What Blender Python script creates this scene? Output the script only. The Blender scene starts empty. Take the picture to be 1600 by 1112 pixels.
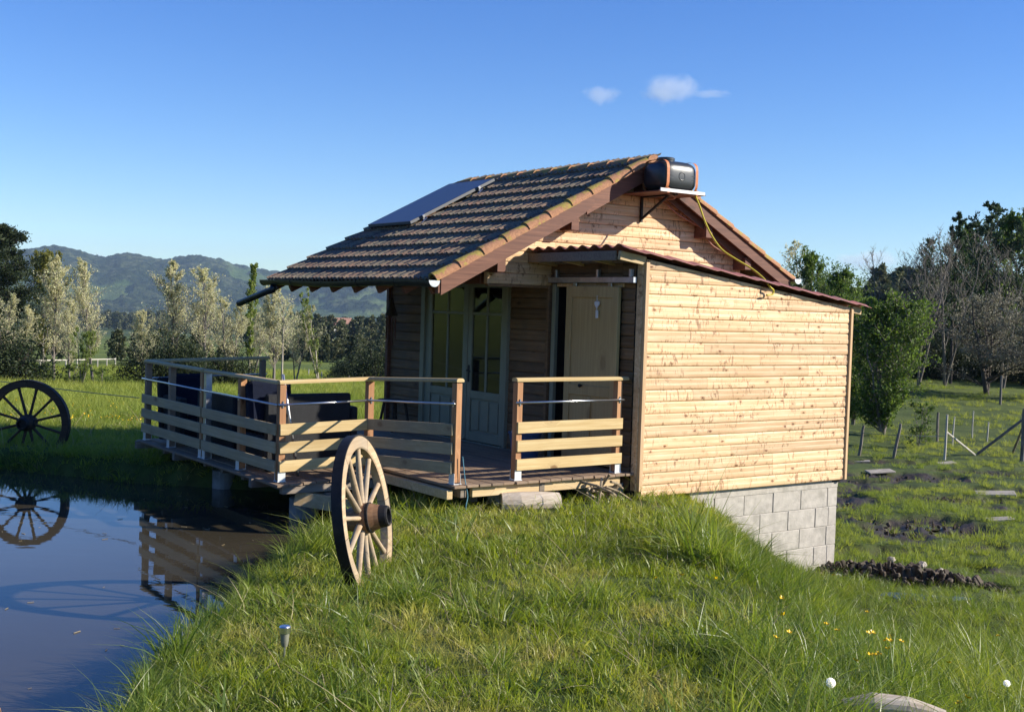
import bpy, math, random
import numpy as np
from mathutils import Vector, Matrix, Euler
R = math.radians
PI = math.pi
random.seed(7)
rng = np.random.default_rng(11)
scene = bpy.context.scene
COL = scene.collection

# ------------------------------------------------------------------ camera, sky, sun, exposure
CAM_H = 2.33
cam_d = bpy.data.cameras.new('camera')
cam = bpy.data.objects.new('camera', cam_d)
COL.objects.link(cam)
cam_d.sensor_width = 36.0
cam_d.lens = 1867.0 / 1600.0 * 36.0
cam_d.clip_start = 0.1
cam_d.clip_end = 60000
PITCH, ROLL, YAW = 0.04005431, 0.03085236, 0.62449941
F = Vector((0, math.cos(PITCH), -math.sin(PITCH)))
RT = Vector((1, 0, 0))
UP = RT.cross(F)
R2 = math.cos(ROLL) * RT + math.sin(ROLL) * UP
U2 = -math.sin(ROLL) * RT + math.cos(ROLL) * UP
cam.matrix_world = Matrix(((R2.x, U2.x, -F.x, 0), (R2.y, U2.y, -F.y, 0), (R2.z, U2.z, -F.z, CAM_H), (0, 0, 0, 1)))
scene.camera = cam

dU = Vector((math.cos(YAW), math.sin(YAW), 0))
dV = Vector((-math.sin(YAW), math.cos(YAW), 0))
sun_to = -(-1.18 * dU + 1.0 * dV + Vector((0, 0, -0.72)))
sun_to.normalize()
sun_el = math.asin(sun_to.z)
world = bpy.data.worlds.new('World')
scene.world = world
world.use_nodes = True
wn = world.node_tree.nodes
wl = world.node_tree.links
wn.clear()
wo = wn.new('ShaderNodeOutputWorld')
bg = wn.new('ShaderNodeBackground')
sky = wn.new('ShaderNodeTexSky')
sky.sky_type = 'NISHITA'
sky.sun_disc = False
sky.sun_elevation = sun_el
sky.sun_rotation = math.atan2(sun_to.x, sun_to.y)
sky.altitude = 500
sky.air_density = 1.0
sky.dust_density = 0.0
sky.ozone_density = 3.0
bg.inputs['Strength'].default_value = 0.096
hs = wn.new('ShaderNodeHueSaturation')
hs.inputs['Saturation'].default_value = 1.30
hs.inputs['Hue'].default_value = 0.516
wl.new(sky.outputs[0], hs.inputs['Color'])
tint = wn.new('ShaderNodeMix')
tint.data_type = 'RGBA'
tint.blend_type = 'MULTIPLY'
tint.inputs[0].default_value = 1.0
tint.inputs[7].default_value = (0.84, 0.94, 1.06, 1)
wl.new(hs.outputs[0], tint.inputs[6])
wl.new(tint.outputs[2], bg.inputs['Color'])
wl.new(bg.outputs[0], wo.inputs['Surface'])
sd = bpy.data.lights.new('sun', 'SUN')
sd.energy = 5.0
sd.angle = R(0.53)
sd.color = (1.0, 0.93, 0.80)
sun = bpy.data.objects.new('sun', sd)
sun.rotation_euler = sun_to.to_track_quat('Z', 'Y').to_euler()
sun.location = (20, -10, 30)
COL.objects.link(sun)
vs = scene.view_settings
vs.view_transform = 'Standard'
vs.look = 'None'
vs.gamma = 1
vs.exposure = 0.80
vs.use_curve_mapping = False

# ------------------------------------------------------------------ material helpers
def new_mat(name):
    m = bpy.data.materials.new(name)
    m.use_nodes = True
    nt = m.node_tree
    nt.nodes.clear()
    out = nt.nodes.new('ShaderNodeOutputMaterial')
    b = nt.nodes.new('ShaderNodeBsdfPrincipled')
    nt.links.new(b.outputs[0], out.inputs['Surface'])
    return m, nt, b, out

def nd(nt, t, **k):
    n = nt.nodes.new(t)
    for a, v in k.items():
        setattr(n, a, v)
    return n

def setin(n, **k):
    for a, v in k.items():
        n.inputs[a.replace('_', ' ')].default_value = v

def rgba(c):
    return (c[0], c[1], c[2], 1.0)

def ramp(nt, fac, stops):
    r = nd(nt, 'ShaderNodeValToRGB')
    e = r.color_ramp.elements
    while len(e) < len(stops):
        e.new(0.5)
    for i, (p, c) in enumerate(stops):
        e[i].position = p
        e[i].color = rgba(c)
    nt.links.new(fac, r.inputs[0])
    return r.outputs[0]

def coords(nt, scale=(1, 1, 1), kind='Object', rand=True):
    tc = nd(nt, 'ShaderNodeTexCoord')
    src = tc.outputs[kind]
    if kind == 'World':
        pass
    mp = nd(nt, 'ShaderNodeMapping')
    mp.inputs['Scale'].default_value = scale
    if rand:
        oi = nd(nt, 'ShaderNodeObjectInfo')
        mul = nd(nt, 'ShaderNodeMath', operation='MULTIPLY')
        mul.inputs[1].default_value = 37.0
        nt.links.new(oi.outputs['Random'], mul.inputs[0])
        add = nd(nt, 'ShaderNodeVectorMath', operation='ADD')
        cx = nd(nt, 'ShaderNodeCombineXYZ')
        for i in range(3):
            nt.links.new(mul.outputs[0], cx.inputs[i])
        nt.links.new(src, add.inputs[0])
        nt.links.new(cx.outputs[0], add.inputs[1])
        nt.links.new(add.outputs[0], mp.inputs['Vector'])
    else:
        nt.links.new(src, mp.inputs['Vector'])
    return mp.outputs[0]

def noise(nt, vec, scale, detail=4, rough=0.55, dist=0.0):
    n = nd(nt, 'ShaderNodeTexNoise')
    setin(n, Scale=scale, Detail=detail, Roughness=rough, Distortion=dist)
    nt.links.new(vec, n.inputs['Vector'])
    return n.outputs['Fac']

def mixc(nt, fac, a, b, blend='MIX'):
    m = nd(nt, 'ShaderNodeMix', data_type='RGBA', blend_type=blend)
    for s, v in ((0, fac), (6, a), (7, b)):
        if isinstance(v, (int, float)):
            m.inputs[s].default_value = v
        elif isinstance(v, tuple):
            m.inputs[s].default_value = rgba(v)
        else:
            nt.links.new(v, m.inputs[s])
    return m.outputs[2]

def mathn(nt, op, a, b=None, clamp=False):
    m = nd(nt, 'ShaderNodeMath', operation=op)
    m.use_clamp = clamp
    for i, v in enumerate((a, b)):
        if v is None:
            continue
        if isinstance(v, (int, float)):
            m.inputs[i].default_value = v
        else:
            nt.links.new(v, m.inputs[i])
    return m.outputs[0]

def maprange(nt, v, a, b, c=0.0, d=1.0):
    m = nd(nt, 'ShaderNodeMapRange')
    m.interpolation_type = 'SMOOTHSTEP'
    nt.links.new(v, m.inputs[0])
    for i, x in enumerate((a, b, c, d)):
        m.inputs[i + 1].default_value = x
    return m.outputs[0]

def bump(nt, b, height, strength=0.3, dist=0.01):
    n = nd(nt, 'ShaderNodeBump')
    setin(n, Strength=strength, Distance=dist)
    nt.links.new(height, n.inputs['Height'])
    nt.links.new(n.outputs[0], b.inputs['Normal'])

def wood_mat(name, light, dark, knot, axis=0, rough=0.65, knots=1.0, kscale=5.0, vary=0.25, weather=None, wamt=0.0, grain=1.0, smudge=0.0, flat=None):
    """planed timber with grain running along local axis, knots, tone that varies per piece"""
    m, nt, b, out = new_mat(name)
    sc = [1.0, 1.0, 1.0]
    base = coords(nt)
    sca = [22.0] * 3
    sca[axis] = 0.9
    mp = nd(nt, 'ShaderNodeMapping')
    mp.inputs['Scale'].default_value = sca
    nt.links.new(base, mp.inputs['Vector'])
    # knots
    mk = nd(nt, 'ShaderNodeMapping')
    ks = [1.0] * 3
    ks[axis] = 0.55
    if flat is not None:
        ks[flat] = 0.04
    mk.inputs['Scale'].default_value = ks
    nt.links.new(base, mk.inputs['Vector'])
    vo = nd(nt, 'ShaderNodeTexVoronoi')
    vo.inputs['Scale'].default_value = kscale
    nt.links.new(mk.outputs[0], vo.inputs['Vector'])
    kd = vo.outputs['Distance']
    knoise = noise(nt, base, 60, 2)
    kdd = mathn(nt, 'ADD', kd, mathn(nt, 'MULTIPLY', knoise, 0.08 + .16 * (smudge > 0)))
    ko = .075 * (smudge > 0)
    kmask = maprange(nt, kdd, 0.125 + ko, 0.185 + ko, 1.0, 0.0)
    halo = maprange(nt, kdd, 0.15 + .075 * (smudge > 0), 0.36 + .075 * (smudge > 0), 1.0, 0.0)
    # grain swirls round the knots
    off = nd(nt, 'ShaderNodeVectorMath', operation='SCALE')
    off.inputs['Scale'].default_value = 1.0
    cmb = nd(nt, 'ShaderNodeCombineXYZ')
    hh = mathn(nt, 'MULTIPLY', halo, 1.6)
    for i in range(3):
        nt.links.new(hh, cmb.inputs[i])
    ad = nd(nt, 'ShaderNodeVectorMath', operation='ADD')
    nt.links.new(mp.outputs[0], ad.inputs[0])
    nt.links.new(cmb.outputs[0], ad.inputs[1])
    g = noise(nt, ad.outputs[0], 1.6, 5, 0.62, 0.5)
    mid = tuple((light[i] + dark[i]) * 0.5 for i in range(3))
    c = ramp(nt, g, [(0.30, dark), (0.5, mid), (0.62, light)])
    if grain < 1:
        c = mixc(nt, grain, light, c)
    broad = noise(nt, base, 2.3, 2)
    c = mixc(nt, maprange(nt, broad, 0.35, 0.7, 0.0, 0.35), c, dark)
    c = mixc(nt, mathn(nt, 'MULTIPLY', halo, 0.38 * knots), c, tuple(0.6 * dark[i] + 0.4 * knot[i] for i in range(3)))
    c = mixc(nt, mathn(nt, 'MULTIPLY', kmask, 0.85 * knots), c, knot)
    if smudge:
        ms = nd(nt, 'ShaderNodeMapping')
        ms.inputs['Scale'].default_value = (1.0, .3, .32)
        nt.links.new(base, ms.inputs['Vector'])
        sm = noise(nt, ms.outputs[0], 12, 5, .66, 2.2)
        sm2 = noise(nt, base, 2.6, 3)
        kk = mathn(nt, 'MULTIPLY', maprange(nt, sm, .54, .61, 0, 1), maprange(nt, sm2, .40, .54, 0, 1))
        c = mixc(nt, mathn(nt, 'MULTIPLY', kk, smudge), c, tuple(.22 * dark[i] + .55 * knot[i] for i in range(3)))
    if weather:
        wns = noise(nt, base, 3.0, 4)
        c = mixc(nt, maprange(nt, wns, 0.35, 0.7, wamt * 0.3, wamt), c, weather)
    oi = nd(nt, 'ShaderNodeObjectInfo')
    v = nd(nt, 'ShaderNodeMapRange')
    nt.links.new(oi.outputs['Random'], v.inputs[0])
    v.inputs[3].default_value = 1 - vary
    v.inputs[4].default_value = 1 + vary * 0.5
    hsv = nd(nt, 'ShaderNodeHueSaturation')
    nt.links.new(c, hsv.inputs['Color'])
    nt.links.new(v.outputs[0], hsv.inputs['Value'])
    nt.links.new(hsv.outputs[0], b.inputs['Base Color'])
    b.inputs['Roughness'].default_value = rough
    b.inputs['Specular IOR Level'].default_value = 0.3
    bump(nt, b, g, 0.25, 0.004)
    return m

def plain_mat(name, col, rough=0.6, metal=0.0, nscale=8.0, namt=0.25, bumps=0.15, spec=0.4, dirt=None, damt=0.5, coat=0.0):
    m, nt, b, out = new_mat(name)
    v = coords(nt)
    n = noise(nt, v, nscale, 5)
    lo = tuple(c * (1 - namt) for c in col)
    hi = tuple(min(1, c * (1 + namt * 0.6)) for c in col)
    c = ramp(nt, n, [(0.3, lo), (0.7, hi)])
    if dirt:
        n2 = noise(nt, v, nscale * 0.4, 6, 0.65)
        c = mixc(nt, maprange(nt, n2, 0.48, 0.66, 0, damt), c, dirt)
    nt.links.new(c, b.inputs['Base Color'])
    setin(b, Roughness=rough, Metallic=metal)
    b.inputs['Specular IOR Level'].default_value = spec
    b.inputs['Coat Weight'].default_value = coat
    if bumps:
        bump(nt, b, noise(nt, v, nscale * 5, 4), bumps, 0.006)
    return m

# ------------------------------------------------------------------ mesh helpers
class MB:
    def __init__(s):
        s.v = []
        s.f = []
    def add(s, vs, fs):
        o = len(s.v)
        s.v += [tuple(p) for p in vs]
        s.f += [tuple(i + o for i in f) for f in fs]
        return s
    def box(s, c, d, bev=0.003, M=None):
        hx, hy, hz = d[0] / 2, d[1] / 2, d[2] / 2
        b = min(bev, hx * .45, hy * .45, hz * .45)
        vs = []
        idx = {}
        for sx in (-1, 1):
            for sy in (-1, 1):
                for sz in (-1, 1):
                    for k in range(3):
                        p = [sx * hx, sy * hy, sz * hz]
                        for j in range(3):
                            if j != k:
                                p[j] -= (sx, sy, sz)[j] * b
                        idx[(sx, sy, sz, k)] = len(vs)
                        vs.append(p)
        fs = []
        def face(ids, n):
            a, bb, c_ = (Vector(vs[i]) for i in ids[:3])
            if (bb - a).cross(c_ - a).dot(Vector(n)) < 0:
                ids = ids[::-1]
            fs.append(tuple(ids))
        for k in range(3):
            o = [j for j in range(3) if j != k]
            for sg in (-1, 1):
                q = []
                for (a, bb) in ((-1, -1), (1, -1), (1, 1), (-1, 1)):
                    sgn = [0, 0, 0]
                    sgn[k] = sg
                    sgn[o[0]] = a
                    sgn[o[1]] = bb
                    q.append(idx[(*sgn, k)])
                n = [0, 0, 0]
                n[k] = sg
                face(q, n)
        for k in range(3):
            o = [j for j in range(3) if j != k]
            for a in (-1, 1):
                for bb in (-1, 1):
                    s0 = [0, 0, 0]
                    s0[o[0]] = a
                    s0[o[1]] = bb
                    s1 = list(s0)
                    s0[k] = -1
                    s1[k] = 1
                    n = [0, 0, 0]
                    n[o[0]] = a
                    n[o[1]] = bb
                    face([idx[(*s0, o[0])], idx[(*s1, o[0])], idx[(*s1, o[1])], idx[(*s0, o[1])]], n)
        for sx in (-1, 1):
            for sy in (-1, 1):
                for sz in (-1, 1):
                    face([idx[(sx, sy, sz, k)] for k in range(3)], (sx, sy, sz))
        if M is not None:
            vs = [M @ Vector(p) for p in vs]
        vs = [(p[0] + c[0], p[1] + c[1], p[2] + c[2]) for p in vs]
        return s.add(vs, fs)
    def bar(s, a, b, w, h, bev=0.003, up=(0, 0, 1)):
        """square bar from a to b, w wide (sideways) and h tall"""
        a = Vector(a)
        b = Vector(b)
        x = (b - a)
        L = x.length
        x.normalize()
        y = Vector(up).cross(x).normalized()
        z = x.cross(y)
        M = Matrix((x, y, z)).transposed()
        return s.box((a + b) / 2, (L, w, h), bev, M)
    def tube(s, pts, rad, n=8, cap=True):
        pts = [Vector(p) for p in pts]
        if not isinstance(rad, (list, tuple, np.ndarray)):
            rad = [rad] * len(pts)
        vs = []
        prev = None
        for i, p in enumerate(pts):
            d = (pts[min(i + 1, len(pts) - 1)] - pts[max(i - 1, 0)])
            if d.length < 1e-9:
                d = Vector((0, 0, 1))
            d.normalize()
            if prev is None:
                ref = Vector((0, 0, 1)) if abs(d.z) < 0.9 else Vector((1, 0, 0))
                x = d.cross(ref).normalized()
            else:
                x = (prev - d * prev.dot(d)).normalized()
            prev = x
            y = d.cross(x)
            for k in range(n):
                a = 2 * PI * k / n
                vs.append(p + (x * math.cos(a) + y * math.sin(a)) * rad[i])
        fs = []
        for i in range(len(pts) - 1):
            for k in range(n):
                k2 = (k + 1) % n
                fs.append((i * n + k, i * n + k2, (i + 1) * n + k2, (i + 1) * n + k))
        if cap:
            fs.append(tuple(range(n))[::-1])
            fs.append(tuple((len(pts) - 1) * n + k for k in range(n)))
        return s.add(vs, fs)
    def prism(s, poly, depth, M):
        """polygon in local xy extruded along local z by depth, mapped by M (4x4)"""
        n = len(poly)
        vs = [M @ Vector((p[0], p[1], 0)) for p in poly] + [M @ Vector((p[0], p[1], depth)) for p in poly]
        fs = [tuple(range(n))[::-1], tuple(range(n, 2 * n))]
        for i in range(n):
            j = (i + 1) % n
            fs.append((i, j, n + j, n + i))
        return s.add(vs, fs)
    def lathe(s, prof, n=24, M=None, closed=False):
        """profile list of (r, h) turned round local z"""
        vs = []
        for (r, h) in prof:
            for k in range(n):
                a = 2 * PI * k / n
                vs.append(Vector((r * math.cos(a), r * math.sin(a), h)))
        fs = []
        m = len(prof)
        for i in range(m if closed else m - 1):
            i2 = (i + 1) % m
            for k in range(n):
                k2 = (k + 1) % n
                fs.append((i * n + k, i * n + k2, i2 * n + k2, i2 * n + k))
        if M is not None:
            vs = [M @ v for v in vs]
        return s.add(vs, fs)
    def mesh(s, name, mat, smooth=False):
        me = bpy.data.meshes.new(name)
        me.from_pydata(s.v, [], s.f)
        if mat:
            me.materials.append(mat)
        if smooth:
            me.polygons.foreach_set('use_smooth', [True] * len(me.polygons))
        me.update()
        return me

def np_mesh(name, V, Fq, mat, smooth=False):
    V = np.asarray(V, dtype=np.float32)
    Fq = np.asarray(Fq, dtype=np.int32)
    me = bpy.data.meshes.new(name)
    k = Fq.shape[1]
    me.vertices.add(len(V))
    me.vertices.foreach_set('co', V.ravel())
    me.loops.add(Fq.size)
    me.loops.foreach_set('vertex_index', Fq.ravel())
    me.polygons.add(len(Fq))
    me.polygons.foreach_set('loop_start', np.arange(0, Fq.size, k, dtype=np.int32))
    if smooth:
        me.polygons.foreach_set('use_smooth', np.ones(len(Fq), dtype=bool))
    me.update(calc_edges=True)
    if mat:
        me.materials.append(mat)
    return me

def link(name, me, parent=None, loc=(0, 0, 0), rot=(0, 0, 0), scale=None):
    o = bpy.data.objects.new(name, me)
    COL.objects.link(o)
    o.location = loc
    o.rotation_euler = rot
    if scale is not None:
        o.scale = scale
    if parent is not None:
        o.parent = parent
    return o

def tag(o, label=None, cat=None, group=None, kind=None):
    if label:
        o['label'] = label
    if cat:
        o['category'] = cat
    if group:
        o['group'] = group
    if kind:
        o['kind'] = kind
    return o

def thing(name, label, cat, loc=(0, 0, 0), rz=0.0, group=None):
    o = link(name, None, None, loc, (0, 0, rz))
    o.empty_display_size = 0.2
    return tag(o, label, cat, group)

def UV(u, v, z=0.0):
    p = dU * u + dV * v
    return Vector((p.x, p.y, z))

class Frame:
    """a thing whose parts are given in the cabin's own axes: u along the gable wall, v along the ridge"""
    def __init__(s, name, label, cat, u, v, z, group=None):
        s.o = Vector((u, v, z))
        s.root = thing(name, label, cat, UV(u, v, z), YAW, group)
    def part(s, name, mb, mat, parent=None, smooth=False, label=None, kind=None, bevel=None):
        """mesh given in absolute (u, v, z); origin is moved to the part's centre"""
        a = np.array(mb.v)
        c = (a.min(0) + a.max(0)) / 2
        mb.v = [tuple(p) for p in (a - c)]
        me = mb.mesh(name, mat, smooth)
        return s.place(name, me, c, parent, label, kind)
    def place(s, name, me, c, parent=None, label=None, kind=None, rot=(0, 0, 0), scale=None):
        pl = getattr(parent, 'abs_o', None) if parent is not None else None
        po = PO[parent.name] if parent is not None else s.o
        o = link(name, me, parent if parent is not None else s.root, Vector(c) - po, rot, scale)
        PO[o.name] = Vector(c)
        if label:
            o['label'] = label
        if kind:
            o['kind'] = kind
        return o
PO = {}

def smooth01(x):
    x = np.clip(x, 0, 1)
    return x * x * (3 - 2 * x)

def vnoise(x, y, seed=0):
    """cheap value noise on numpy arrays"""
    x = np.asarray(x, float)
    y = np.asarray(y, float)
    xi = np.floor(x).astype(np.int64)
    yi = np.floor(y).astype(np.int64)
    xf = x - xi
    yf = y - yi
    def h(a, b):
        n = (a * 374761393 + b * 668265263 + seed * 1442695041) & 0x7fffffff
        n = ((n ^ (n >> 13)) * 1274126177) & 0x7fffffff
        return ((n ^ (n >> 16)) & 0xffff) / 65535.0
    u = xf * xf * (3 - 2 * xf)
    v = yf * yf * (3 - 2 * yf)
    return (h(xi, yi) * (1 - u) + h(xi + 1, yi) * u) * (1 - v) + (h(xi, yi + 1) * (1 - u) + h(xi + 1, yi + 1) * u) * v

def fbm(x, y, seed=0, oct=4):
    s = 0
    a = 0.5
    for i in range(oct):
        s = s + a * vnoise(x * 2 ** i, y * 2 ** i, seed + i)
        a *= 0.5
    return s

# ------------------------------------------------------------------ ground height
POND = np.array([(-1.55, 2.0), (-1.8, 4.5), (-1.95, 5.6), (-2.1, 6.6), (-2.02, 8.0), (-1.95, 9.4), (-1.85, 10.6), (-1.5, 12.0), (-1.2, 13.0), (-1.4, 13.9), (-2.6, 14.35),
                 (-4.7, 14.75), (-6.6, 15.55), (-9.0, 16.3), (-12.5, 16.4), (-15.5, 14.0), (-16.0, 9.0), (-13.0, 4.0), (-8.0, 1.0), (-3.0, 0.8)])

def pond_sd(x, y):
    """signed distance to the pond outline, negative inside"""
    x = np.asarray(x, float)
    y = np.asarray(y, float)
    d = np.full(x.shape, 1e9)
    inside = np.zeros(x.shape, bool)
    n = len(POND)
    for i in range(n):
        ax, ay = POND[i]
        bx, by = POND[(i + 1) % n]
        ex, ey = bx - ax, by - ay
        t = np.clip(((x - ax) * ex + (y - ay) * ey) / (ex * ex + ey * ey), 0, 1)
        d = np.minimum(d, np.hypot(x - ax - t * ex, y - ay - t * ey))
        c = ((ay > y) != (by > y)) & (x < (bx - ax) * (y - ay) / (by - ay + 1e-12) + ax)
        inside ^= c
    return np.where(inside, -d, d)

TL = ([0, 12, 17, 24, 40, 60, 95, 250, 600, 1000, 2000, 3500, 9000], [.3, .27, .22, -.1, -.85, -1.95, -3.6, -8, -17, -27, -42, -52, -60])
TR = ([0, 5, 8, 11, 15, 24, 32, 42, 50, 62, 100, 200, 400, 1000, 2000, 3500, 9000], [.35, .05, -.3, -.62, -.85, -1.1, -1.35, -1.2, -1.0, -.75, 1, 4, 6, -10, -38, -52, -60])

def ground(x, y):
    x = np.asarray(x, float)
    y = np.asarray(y, float)
    yy = np.maximum(y, 0)
    left = np.interp(yy, *TL)
    right = np.interp(yy, *TR)
    r = x / np.maximum(yy, 1.0)
    # upper bank on which the cabin's left half stands, near the camera
    xe = np.interp(yy, [0, 6, 9, 13.5, 16, 22], [1.2, 1.4, 1.45, 1.80, 2.1, 2.0])
    wd = np.interp(yy, [0, 6, 9, 13.5, 20], [4.0, 3.0, 2.3, 1.8, 3.0])
    s_near = smooth01((x - xe) / wd)
    s_far = smooth01((r - 0.02) / 0.18)
    k = smooth01((yy - 15) / 9)
    s = s_near * (1 - k) + s_far * k
    near_up = np.interp(yy, [0, 5, 9, 12.5, 16, 20], [.5, .38, .27, .30, .25, .1])
    lf = np.where(yy < 16, near_up, left)
    lf = near_up * (1 - smooth01((yy - 14) / 5)) + left * smooth01((yy - 14) / 5)
    z = lf * (1 - s) + right * s
    # field on the far left rises into a green hillside outside the frame
    z = z + 26 * smooth01((-x - 45 - 0.42 * yy) / 90) * smooth01((400 - yy) / 200)
    d = pond_sd(x, y)
    amp = np.clip(d / 3, 0, 1) * np.exp(-yy / 400)
    z = z + amp * (0.10 * (fbm(x * .5, y * .5, 3) - .47) + 0.05 * (fbm(x * 2.1, y * 2.1, 5) - .47))
    z = z + smooth01((yy - 60) / 200) * 2.5 * (fbm(x * .01, y * .01, 9) - .47) * np.exp(-yy / 2500)
    # ruts and churned mud in the lower yard
    mud = mud_mask(x, y)
    z = z - 0.12 * mud + mud * 0.34 * (fbm(x * 3.3, y * 3.3, 21) - 0.42)
    bankh = smooth01((d + 0.06) / 0.30)
    z = np.where(d < 0.24, -0.42 + (z + 0.42) * bankh, z)
    z = np.where(d < -0.06, -0.42 - 0.3 * np.clip(-d, 0, 1), z)
    return z

MUDS = [(4.75, 14.45, 1.15, .42, -.35), (6.0, 18.4, .5, 1.0, .15), (7.1, 19.2, .75, 1.0, .1), (9.6, 21.6, 1.2, .5, 0), (8.6, 22.8, 1.3, .5, .1),
        (9.2, 27.0, 1.7, .8, 0), (5.6, 22.6, 1.5, 1.5, 0), (10.6, 20.0, 1.0, .35, .1), (6.2, 26.0, 2.0, .9, 0), (5.1, 16.6, .7, .35, .3), (7.6, 17.2, 1.2, .3, .1), (10.5, 24.5, 1.6, .5, -.1), (7.4, 24.4, 1.4, .5, .2), (5.6, 19.9, .6, .5, 0), (11.5, 28.5, 1.6, .6, 0), (8.6, 30.5, 2.2, .7, .1), (6.6, 15.3, .8, .25, -.2)]
def mud_mask(x, y):
    m = np.zeros(np.shape(x))
    nz = 0.55 * (fbm(np.asarray(x) * 1.7, np.asarray(y) * 1.7, 33) - .47) * 2
    for (cx, cy, a, b, t) in MUDS:
        c, s = math.cos(t), math.sin(t)
        dx, dy = x - cx, y - cy
        q = np.hypot((dx * c + dy * s) / a, (-dx * s + dy * c) / b)
        m = np.maximum(m, smooth01((1.18 - q + nz) / 0.30))
    return m

def gz(x, y):
    return float(ground(np.array([x]), np.array([y]))[0])

# ------------------------------------------------------------------ materials
def mat_ground():
    m, nt, b, out = new_mat('meadow_soil')
    g = nd(nt, 'ShaderNodeNewGeometry')
    P = g.outputs['Position']
    n1 = noise(nt, P, 0.9, 6, 0.6)
    n2 = noise(nt, P, 0.055, 5, 0.6)
    n3 = noise(nt, P, 9, 6, 0.7)
    c = ramp(nt, n1, [(0.3, (.030, .052, .010)), (0.55, (.075, .105, .022)), (0.75, (.12, .14, .035))])
    c2 = ramp(nt, n2, [(0.35, (.095, .135, .020)), (0.65, (.17, .21, .035))])
    sep = nd(nt, 'ShaderNodeSeparateXYZ')
    nt.links.new(P, sep.inputs[0])
    far = maprange(nt, sep.outputs[1], 30, 90)
    c = mixc(nt, far, c, c2)
    c = mixc(nt, maprange(nt, n3, .45, .7, 0, .5), c, (.045, .042, .016))
    vf = nd(nt, 'ShaderNodeTexVoronoi')
    vf.inputs['Scale'].default_value = 0.0045
    nt.links.new(P, vf.inputs['Vector'])
    fld = ramp(nt, vf.outputs['Color'], [(0.2, (.03, .05, .015)), (0.4, (.075, .12, .03)), (0.62, (.05, .075, .022)), (.8, (.11, .12, .05))])
    c = mixc(nt, maprange(nt, sep.outputs[1], 260, 520, 0, .85), c, fld)
    at = nd(nt, 'ShaderNodeAttribute')
    at.attribute_name = 'mud'
    mudc = ramp(nt, n3, [(0.3, (.020, .015, .010)), (0.6, (.065, .048, .033)), (.8, (.13, .105, .078))])
    c = mixc(nt, at.outputs['Fac'], c, mudc)
    at2 = nd(nt, 'ShaderNodeAttribute')
    at2.attribute_name = 'bed'
    c = mixc(nt, at2.outputs['Fac'], c, (.040, .030, .014))
    nt.links.new(c, b.inputs['Base Color'])
    rg = maprange(nt, at.outputs['Fac'], 0, 1, .95, .55)
    nt.links.new(rg, b.inputs['Roughness'])
    b.inputs['Specular IOR Level'].default_value = 0.25
    bump(nt, b, n3, 0.7, 0.05)
    return m

def mat_leaf(name, stops, trans=0.35, rough=0.6, pos_scale=None, pos_cols=None, pos_amt=0.5, inst=True, spec=0.25):
    """leaf or blade: tone per piece (island / instance) plus drifts over the ground; lets light through"""
    m, nt, b, out = new_mat(name)
    g = nd(nt, 'ShaderNodeNewGeometry')
    oi = nd(nt, 'ShaderNodeObjectInfo')
    a = mathn(nt, 'ADD', g.outputs['Random Per Island'], oi.outputs['Random'])
    fr = mathn(nt, 'FRACT', a)
    c = ramp(nt, fr, stops)
    if pos_scale:
        n = noise(nt, g.outputs['Position'], pos_scale, 4, 0.6)
        c2 = ramp(nt, n, pos_cols)
        c = mixc(nt, pos_amt, c, c2)
    nt.links.new(c, b.inputs['Base Color'])
    setin(b, Roughness=rough)
    b.inputs['Specular IOR Level'].default_value = spec
    tr = nd(nt, 'ShaderNodeBsdfTranslucent')
    hsv = nd(nt, 'ShaderNodeHueSaturation')
    hsv.inputs['Value'].default_value = 1.5
    hsv.inputs['Saturation'].default_value = 1.1
    hsv.inputs['Hue'].default_value = 0.49
    nt.links.new(c, hsv.inputs['Color'])
    nt.links.new(hsv.outputs[0], tr.inputs['Color'])
    mx = nd(nt, 'ShaderNodeMixShader')
    mx.inputs[0].default_value = trans
    nt.links.new(b.outputs[0], mx.inputs[1])
    nt.links.new(tr.outputs[0], mx.inputs[2])
    nt.links.new(mx.outputs[0], out.inputs['Surface'])
    return m

def mat_bark(name, lo, hi, scale=14):
    m, nt, b, out = new_mat(name)
    v = coords(nt, (1, 1, .25))
    n = noise(nt, v, scale, 6, 0.65)
    nt.links.new(ramp(nt, n, [(0.3, lo), (0.7, hi)]), b.inputs['Base Color'])
    b.inputs['Roughness'].default_value = 0.9
    bump(nt, b, n, 0.6, 0.02)
    return m

M = {}
M['ground'] = mat_ground()
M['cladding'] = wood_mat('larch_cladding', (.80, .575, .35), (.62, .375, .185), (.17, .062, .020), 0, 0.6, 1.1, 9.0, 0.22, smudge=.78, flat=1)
M['cladding_side'] = wood_mat('weathered_shade_cladding', (.30, .17, .08), (.18, .095, .04), (.06, .03, .012), 1, 0.75, 0.9, 5.5, 0.3, (.11, .085, .055), .6, flat=0)  # weathered brown boards, albedo lowered further to paint in the porch shade
M['trim'] = wood_mat('trim_wood', (.66, .46, .27), (.50, .31, .15), (.2, .09, .04), 2, 0.6, 0.5, 3, 0.12)
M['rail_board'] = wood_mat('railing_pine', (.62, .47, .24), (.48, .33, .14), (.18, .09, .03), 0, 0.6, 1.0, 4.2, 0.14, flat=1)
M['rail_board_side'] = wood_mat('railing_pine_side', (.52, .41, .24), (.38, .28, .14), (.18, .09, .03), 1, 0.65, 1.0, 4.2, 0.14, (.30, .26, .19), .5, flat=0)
M['post'] = wood_mat('post_douglas', (.50, .27, .13), (.34, .16, .07), (.13, .05, .02), 2, 0.65, 1.0, 4, 0.15)
M['dark_wood'] = wood_mat('stained_timber', (.20, .085, .050), (.115, .045, .028), (.04, .018, .012), 0, 0.6, 0.6, 3, 0.15)
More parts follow.
